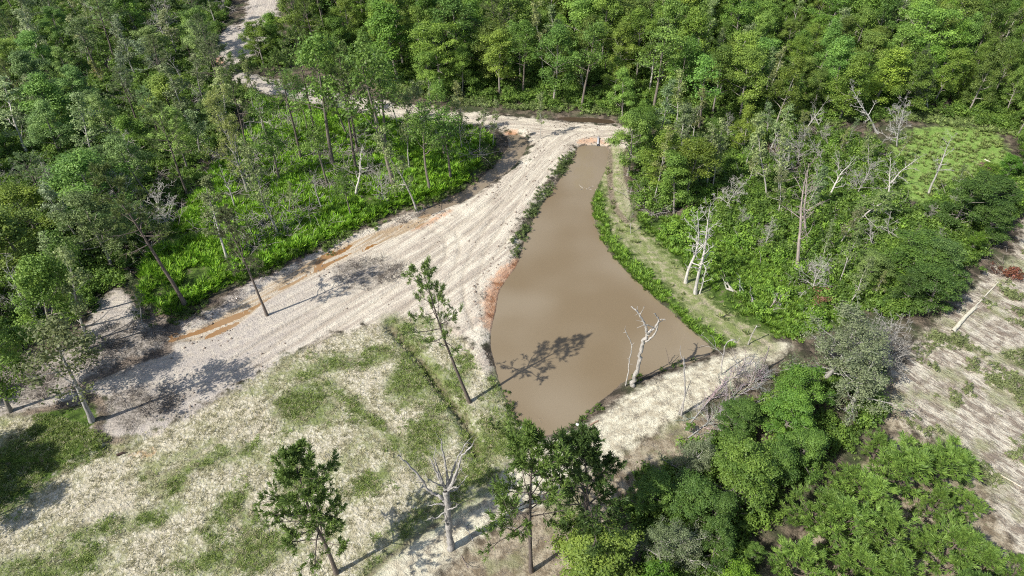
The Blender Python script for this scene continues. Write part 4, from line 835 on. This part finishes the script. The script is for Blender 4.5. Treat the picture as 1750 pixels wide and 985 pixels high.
limbs('dead_tree', 'dead tree', 'thin bleached sapling just left of the thick snag by the pond', (1070, 659), [
    ('trunk', z2([(262, 605), (280, 520), (285, 440), (300, 385), (303, 340), (285, 300), (268, 262), (256, 235)]), .085, .03, .2),
    ('branch', z2([(303, 340), (318, 325)]), .03, .015, .2), ('branch', z2([(268, 262), (245, 258)]), .025, .01, .1), ('branch', z2([(258, 238), (262, 215)]), .02, .01, 0), ('branch', z2([(283, 465), (308, 465)]), .02, .01, 0), ('branch', z2([(290, 425), (272, 428)]), .02, .01, 0)], WHITE, 4)
limbs('dead_tree', 'dead tree', 'tall crooked dead pole rising from the pale path by the bleached brush', (1165, 711), [
    ('trunk', z2([(622, 800), (640, 720), (650, 640), (645, 540), (642, 470), (640, 425)]), .11, .06, .2),
    ('branch', z2([(640, 440), (622, 420), (615, 380), (617, 345)]), .05, .02, .3), ('branch', z2([(604, 790), (640, 705), (665, 620), (688, 570)]), .07, .02, .6),
    ('branch', z2([(650, 480), (636, 430), (642, 410)]), .04, .02, 0)], SILVER, 5)
limbs('dead_tree', 'dead tree', 'short dark splintered snag on the right end of the pale path', (1301, 638), [
    ('trunk', z2([(1138, 525), (1150, 480), (1165, 440), (1178, 400), (1186, 365), (1190, 348)]), .17, .04, .1),
    ('branch', z2([(1160, 500), (1172, 465), (1192, 462)]), .06, .02, .3), ('branch', z2([(1165, 440), (1120, 435), (1080, 440)]), .025, .01, .3)], (.25, .22, .2), 6)
limbs('dead_tree', 'dead tree', 'dead tree with arching bare limbs at the lower right corner of the pond', (1232, 642), [
    ('trunk', z2([(880, 545), (884, 500), (886, 450), (900, 400), (905, 350)]), .10, .06, .1),
    ('branch', z2([(905, 350), (925, 315), (955, 310), (985, 330), (1005, 290)]), .05, .02, -.6, .1), ('branch', z2([(905, 350), (930, 310), (975, 300), (980, 325)]), .05, .02, .4, .1),
    ('branch', z2([(895, 408), (865, 380), (830, 345), (790, 300), (752, 275)]), .05, .015, .6), ('branch', z2([(860, 375), (800, 350), (750, 345)]), .03, .012, .2, .2), ('branch', z2([(845, 350), (840, 310), (820, 280)]), .03, .01, .2, .3),
    ('branch', z2([(886, 540), (900, 520), (905, 505)]), .04, .01, 0)], SILVER, 7, twig=2)
limbs('dead_tree', 'dead tree', 'slanting white pole where the grassy track meets the pale path', (1279, 590), [
    ('trunk', z2([(1055, 340), (1075, 285), (1100, 235), (1115, 210)]), .09, .05, .1), ('branch', z2([(1105, 225), (1130, 222)]), .03, .01, 0)], WHITE, 8)
limbs('dead_tree', 'dead tree', 'thin dark dead stem standing in the shallow near shore', (1143, 621), [('trunk', z2([(542, 465), (538, 420), (520, 360)]), .05, .02, .1), ('branch', z2([(540, 430), (552, 400)]), .02, .01, .1)], (.25, .2, .16), 9)
def z6(l): return z2(l, 4.283, 660, 730)
limbs('dead_tree', 'dead tree', 'grey dead tree with a fan of bare upright limbs on the pale path', (773, 938), [
    ('trunk', z6([(475, 895), (468, 800), (458, 700), (448, 610), (442, 540), (440, 460)]), 0.330, 0.250, .1),
    ('branch', z6([(425, 540), (400, 510), (345, 490), (300, 440), (235, 350), (150, 260), (82, 195)]), 0.189, 0.032, .4, .1),
    ('branch', z6([(430, 450), (400, 400), (375, 350), (345, 280), (325, 235)]), 0.131, 0.032, .8, .1), ('branch', z6([(432, 460), (410, 400), (385, 330), (362, 260), (350, 225)]), 0.131, 0.032, -.7, .1),
    ('branch', z6([(440, 450), (450, 380), (432, 270), (412, 170), (402, 85)]), 0.145, 0.032, .3, .1), ('branch', z6([(448, 455), (470, 380), (495, 300), (535, 200), (590, 115)]), 0.145, 0.032, 1.0, .1),
    ('branch', z6([(455, 460), (500, 370), (530, 280), (560, 200), (640, 125)]), 0.145, 0.032, -.6, .1), ('branch', z6([(460, 455), (500, 400), (530, 330), (552, 300)]), 0.087, 0.032, -.2, 0),
    ('branch', z6([(430, 440), (390, 425), (340, 400), (305, 382)]), 0.087, 0.032, -1, 0), ('branch', z6([(455, 465), (490, 440), (515, 445)]), 0.087, 0.032, -.5, 0), ('branch', z6([(455, 470), (510, 470), (560, 400), (600, 350)]), 0.072, 0.024, .6, .2),
    ('branch', z6([(430, 570), (380, 560), (320, 575)]), 0.102, 0.032, -.3, -.1), ('branch', z6([(450, 600), (490, 595), (520, 578)]), 0.102, 0.032, -.5, -.1), ('branch', z6([(435, 575), (480, 555), (520, 560)]), 0.072, 0.032, .4, .1),
    ('branch', z6([(435, 620), (405, 635), (375, 670), (330, 660), (300, 680)]), 0.087, 0.024, -.6, -.1), ('branch', z6([(445, 715), (432, 680), (440, 650)]), 0.102, 0.048, -.3, -.2)], (.37, .35, .325), 10, twig=5)

def lying(name, cat, label, px, r0, r1, bark, seed=1, nb=0, L=1.5, up=.35, parts=True, z=.0, group=None, tw=7):
    R = np.random.default_rng(seed); P = [gnd(*p) for p in px]; B = P[0]; z0 = gz(B[0], B[1]); O = np.array([B[0], B[1], z0])
    P = np.array([[p[0], p[1], gz(p[0], p[1]) + r0 * .7 + z * i / max(1, len(P) - 1)] for i, p in enumerate(P)]); P = dense_line(P, 3, R, r0 * .12) - O
    e = bpy.data.objects.new(name, None); COL.objects.link(e); e.location = O; tag(e, label, cat, group)
    w_ = Wood(); w_.tube(P, np.linspace(r0, r1, len(P)), 8); link('trunk' if nb else 'bole', w_.mesh('bole', M_BARK), e, bark)
    for i in range(nb):
        q = R.integers(len(P) // 4, len(P)); d = unit(unit(P[-1] - P[0]) * .9 + R.normal(0, .6, 3) + np.array([0, 0, up])); w_ = Wood()
        l_, ld_ = limb(R, P[q], d, L * R.uniform(.5, 1.2), 5, .18, .03); w_.tube(l_, np.linspace(max(r1 * 1.1, .035), .014, 6), 4)
        for k_ in range(tw):
            p_ = l_[R.integers(1, 6)]; t_, _ = limb(R, p_, unit(ld_ + R.normal(0, .8, 3)), L * R.uniform(.2, .5), 3, .2, .03); w_.tube(t_, np.linspace(.02, .007, 4), 3)
        link('branch', w_.mesh('branch', M_BARK), e, tuple(c * R.uniform(.8, 1.1) for c in bark))
    return e
lying('fallen_tree', 'fallen tree', 'white fallen tree with a splayed end in the bright grass beside the track', [(1307, 533), (1285, 517), (1262, 502), (1240, 495)], .22, .12, WHITE, 11, 9, 2.0)
lying('fallen_tree', 'fallen tree', 'grey branchy root end beside the white fallen tree', [(1305, 535), (1318, 525), (1330, 520)], .12, .05, SILVER, 12, 12, 1.8, .6)
for k_, (px, lb, c_, nb_, L_) in enumerate([
    ([(1170, 735), (1200, 700), (1230, 665), (1262, 640)], 'bleached fallen tree nearest the pale path in the brush heap', SILVER, 16, 3.2),
    ([(1175, 750), (1215, 720), (1250, 690), (1285, 655)], 'bleached fallen tree in the middle of the brush heap by the path', WHITE, 18, 3.4),
    ([(1195, 762), (1235, 735), (1270, 705), (1300, 690)], 'bleached fallen tree along the grove side of the brush heap', SILVER, 18, 3.2),
    ([(1240, 690), (1270, 660), (1300, 648)], 'small twiggy fallen tree at the far end of the brush heap', GREY, 14, 2.4)]):
    lying('fallen_tree', 'fallen tree', lb, px, .09, .04, c_, 20 + k_, int(nb_ * 1.7), L_ * .85, .75, tw=16)
for k_, (px, lb, r_, c_, nb_) in enumerate([
    ([(560, 303), (545, 280), (520, 240)], 'arched grey fallen stem over the brush heap in the marsh', .10, SILVER, 4),
    ([(563, 258), (540, 275), (520, 290)], 'crossed grey stems in the brush heap in the marsh', .09, SILVER, 9),
    ([(543, 308), (528, 296), (507, 286)], 'grey bowed stem left of the brush heap in the marsh', .08, WHITE, 6),
    ([(500, 360), (515, 352), (532, 342)], 'thin fallen pole in the marsh left of the creeper clad stem', .05, WHITE, 1),
    ([(255, 345), (285, 350), (320, 358)], 'grey fallen trunk under the leaning pine', .12, GREY, 8),
    ([(240, 300), (275, 318), (310, 330)], 'grey fallen trunk in the wood behind the leaning pine', .12, SILVER, 8),
    ([(300, 425), (332, 427)], 'grey short log in the grass by the leaning pine', .09, GREY, 0),
    ([(870, 163), (905, 172), (955, 180)], 'grey fallen trunk at the foot of the wood behind the dam', .14, SILVER, 3),
    ([(1150, 402), (1190, 395), (1240, 380)], 'dark fallen branch behind the white dead pair', .08, GREY, 6),
    ([(1420, 425), (1460, 420), (1500, 415)], 'long grey fallen tree across the middle of the right scrub', .13, SILVER, 14),
    ([(1626, 571), (1645, 548), (1665, 527)], 'thick cream coloured log on the cleared land', .26, (.68, .64, .50), 0),
    ([(1666, 525), (1685, 505), (1706, 482)], 'thin cream coloured log in line behind the thick one', .10, (.66, .62, .50), 0),
    ([(1682, 806), (1706, 824)], 'short pale pole on red soil beside the young pines', .07, (.62, .55, .42), 0),
    ([(1710, 812), (1747, 834)], 'long pale pole on red soil at the right edge', .08, (.64, .57, .44), 0),
    ([(200, 779), (212, 773)], 'short charred log at the edge of the reddish soil', .16, (.11, .07, .05), 0),
    ([(1683, 273), (1699, 282)], 'yellow white log on the green meadow', .12, (.7, .68, .5), 0),
    ([(1352, 655), (1360, 640)], 'white broken bole poking from the bright green tree', .12, WHITE, 0),
    ([(889, 731), (893, 727)], 'short white stick at the left near corner of the pond', .08, (.75, .73, .66), 0),
    ([(1008, 728), (1022, 720)], 'brown plank-like log by the near shore of the pond', .09, (.42, .28, .2), 0),
    ([(788, 950), (798, 968)], 'thin dark dead stick on the brown ground', .04, (.25, .2, .17), 2)]):
    lying('fallen_log' if r_ > .06 else 'fallen_pole', 'log', lb, px, r_, r_ * (.85 if nb_ == 0 else .45), c_, 60 + k_, nb_, 1.9, .4)
lying('dead_branch', 'branch', 'small pale dead branch in the shadow beside the grey dead tree', [(808, 925), (802, 912), (797, 900)], .04, .02, SILVER, 90, 6, .9, .3)
lying('dead_branch', 'branch', 'dead branch lying across the brown ground near the pale path', [(862, 902), (880, 900), (885, 912)], .04, .02, GREY, 91, 4, .8, .2)

def floating(label, c, n, spread, col, seed, r=.02):
    R = np.random.default_rng(seed); B = gnd(*c, WL); e = bpy.data.objects.new('sunken_branch', None); COL.objects.link(e); e.location = B; tag(e, label, 'branch')
    for i in range(n):
        p = np.array([R.normal(0, spread), R.normal(0, spread * .5), -.02]); l_, _ = limb(R, p, np.array([R.normal(0, 1), R.normal(0, .6), R.normal(.0, .05)]), R.uniform(.5, 1.2), 5, .3, 0); l_[:, 2] = np.clip(l_[:, 2], -.03, .04)
        w_ = Wood(); w_.tube(l_, np.linspace(r, r * .4, 6), 4); link('branch', w_.mesh('branch', M_BARK), e, col)
floating('tangle of half sunken twigs in the near end of the pond', (932, 719), 9, .45, (.32, .27, .2), 5)
floating('pale waterlogged branches by the right shore at the pond narrows', (1008, 322), 8, .6, (.45, .42, .38), 6, .05)
floating('speck of driftwood in the middle of the pond', (952, 528), 2, .08, (.15, .12, .1), 7, .03)

# brown dead bushes and rusty brush
BRUSH = [mk for mk in ()]
def brush(px, label, s, col, leafcol, k_):
    B = gnd(*px); e = bpy.data.objects.new('dead_bush', None); COL.objects.link(e); e.location = (B[0], B[1], gz(B[0], B[1])); e.scale = (s, s, s * .8); e.rotation_euler = (0, 0, k_); tag(e, label, 'dead bush')
    link('twigs', STK[k_ % 4], e, col); link('dead_leaves', LOW[k_ % 3] if k_ % 2 else SHRUB[k_ % 4], e, leafcol)
for k_, (px, lb, s) in enumerate([((1725, 470), 'rust red brush heap on the edge of the cleared land', 1.6), ((1700, 462), 'dark rust brush in shadow left of the red heap', 1.3), ((1402, 515), 'brown dead bush among grey stumps in the right scrub', 1.5), ((1537, 500), 'small rusty bush under the dark green tree', 1.0),
    ((1430, 395), 'dull red bush beside the tall dead trees', .9), ((1510, 430), 'rusty dead foliage on the grey fallen tree', 1.1), ((1320, 265), 'brown withered clump in the dark of the thicket', 1.8), ((135, 130), 'rust coloured clump, left of two in the upper left wood', 1.7), ((165, 132), 'rust coloured clump, right of two in the upper left wood', 1.7),
    ((65, 245), 'dark red clump deep in the left wood', 1.7), ((1685, 292), 'purple brown dead bush on the green meadow', 1.2), ((1275, 258), 'grey brown bush at the left of the thicket', 1.4), ((330, 260), 'grey brown bush beneath the rounded pine', 1.5)]):
    brush(px, lb, s, (.25, .2, .17), [(.21, .085, .05), (.13, .06, .04), (.22, .11, .07), (.28, .10, .05), (.30, .13, .09), (.28, .11, .06), (.13, .075, .05), (.34, .13, .07), (.34, .12, .07), (.22, .07, .05), (.2, .11, .1), (.2, .15, .12), (.2, .15, .12)][k_], k_)

# drain pipe through the dam
def pipe():
    B = gnd(1022, 249, -.2); e = bpy.data.objects.new('drain_pipe', None); COL.objects.link(e); e.location = B; tag(e, 'pale drain pipe sticking out of the red bank at the head of the pond', 'pipe')
    d = unit(np.array([.25, 2.2, .75])); P = np.array([np.zeros(3), d * 1.9]); a = np.arange(16) * 2 * np.pi / 16
    u = unit(np.cross(d, [0, 0, 1])); v = np.cross(d, u)
    def shell(name, p0, p1, ro, ri, mat):
        V = []
        for p, r in ((p0, ro), (p1, ro), (p1, ri), (p0, ri)): V += [p + r * (math.cos(t) * u + math.sin(t) * v) for t in a]
        Q = [(k0 * 16 + i, k0 * 16 + (i + 1) % 16, ((k0 + 1) % 4) * 16 + (i + 1) % 16, ((k0 + 1) % 4) * 16 + i) for k0 in range(4) for i in range(16)]
        me = mesh_np(name, V, Q, mat, smooth=False); link(name, me, e)
    shell('pipe_barrel', P[0], P[1], .18, .145, plain('pipe_grey', (.45, .46, .48), .6)); shell('pipe_collar', P[0] - d * .02, P[0] + d * .16, .23, .15, plain('pipe_black', (.03, .03, .03), .6))
pipe()
def jug(px, label, col):
    B = gnd(*px, -.1); e = bpy.data.objects.new('plastic_jug', None); COL.objects.link(e); e.location = B; e.rotation_euler = (1.2, .3, .6); tag(e, label, 'plastic jug'); m = plain('jug_white', col, .5)
    w_ = Wood(); w_.tube([(0, 0, 0), (0, 0, .04), (0, 0, .34), (0, 0, .44), (0, 0, .5)], [.10, .16, .16, .09, .05], 10); link('bottle_body', w_.mesh('bottle_body', m), e)
    w_ = Wood(); w_.tube([(0, 0, .5), (0, 0, .52), (0, 0, .57)], [.06, .065, .06], 8); link('cap', w_.mesh('cap', plain('cap_dark', (.05, .05, .06), .5)), e)
jug((985, 725), 'white plastic jug lying on the near shore of the pond', (.8, .8, .76))

# loose clods and pebbles
def clod(seed):
    R = np.random.default_rng(seed); V = []; 
    for z_, r_ in ((0, .5), (.25, .55), (.5, .3)):
        V += [(r_ * math.cos(t) * R.uniform(.7, 1.2), r_ * math.sin(t) * R.uniform(.7, 1.2), z_ * R.uniform(.8, 1.2)) for t in np.arange(6) * math.pi / 3]
    V.append((0, 0, .62)); Q = [(k0 * 6 + i, k0 * 6 + (i + 1) % 6, k0 * 6 + 6 + (i + 1) % 6, k0 * 6 + 6 + i) for k0 in range(2) for i in range(6)] + [(12 + i, 12 + (i + 1) % 6, 18, 18) for i in range(6)]
    me = bpy.data.meshes.new('clod'); me.from_pydata([tuple(map(float, v)) for v in V], [], [q if q[2] != q[3] else q[:3] for q in Q]); me.materials.append(M_BARK); return me
CL = [clod(i) for i in range(3)]
Cc = rand_in([SAND], 2.2, lambda C, F_, R: (F_['pond'] < -.2) & ((F_['pond'] > -3.5) | (fbm(C[:, 0] / 4, C[:, 1] / 4, 2, 80) > .22)) & (C[:, 1] < 120), 21)
scatter('soil_clods', Cc, rng.uniform(.05, 1, len(Cc)) ** 3 * .26 + .05, CL, (.24, .19, .15), 'dark clods of soil scattered over the sand', 'clods')
Cc2 = rand_in([PATH, DUFF, RFIELD], 1.1, lambda C, F_, R: (C[:, 1] < 100) & (C[:, 0] < 90), 22)
scatter('wood_litter', Cc2, rng.uniform(.10, .42, len(Cc2)), STK, (.33, .28, .23), 'small sticks littering the path and cleared land', 'sticks')
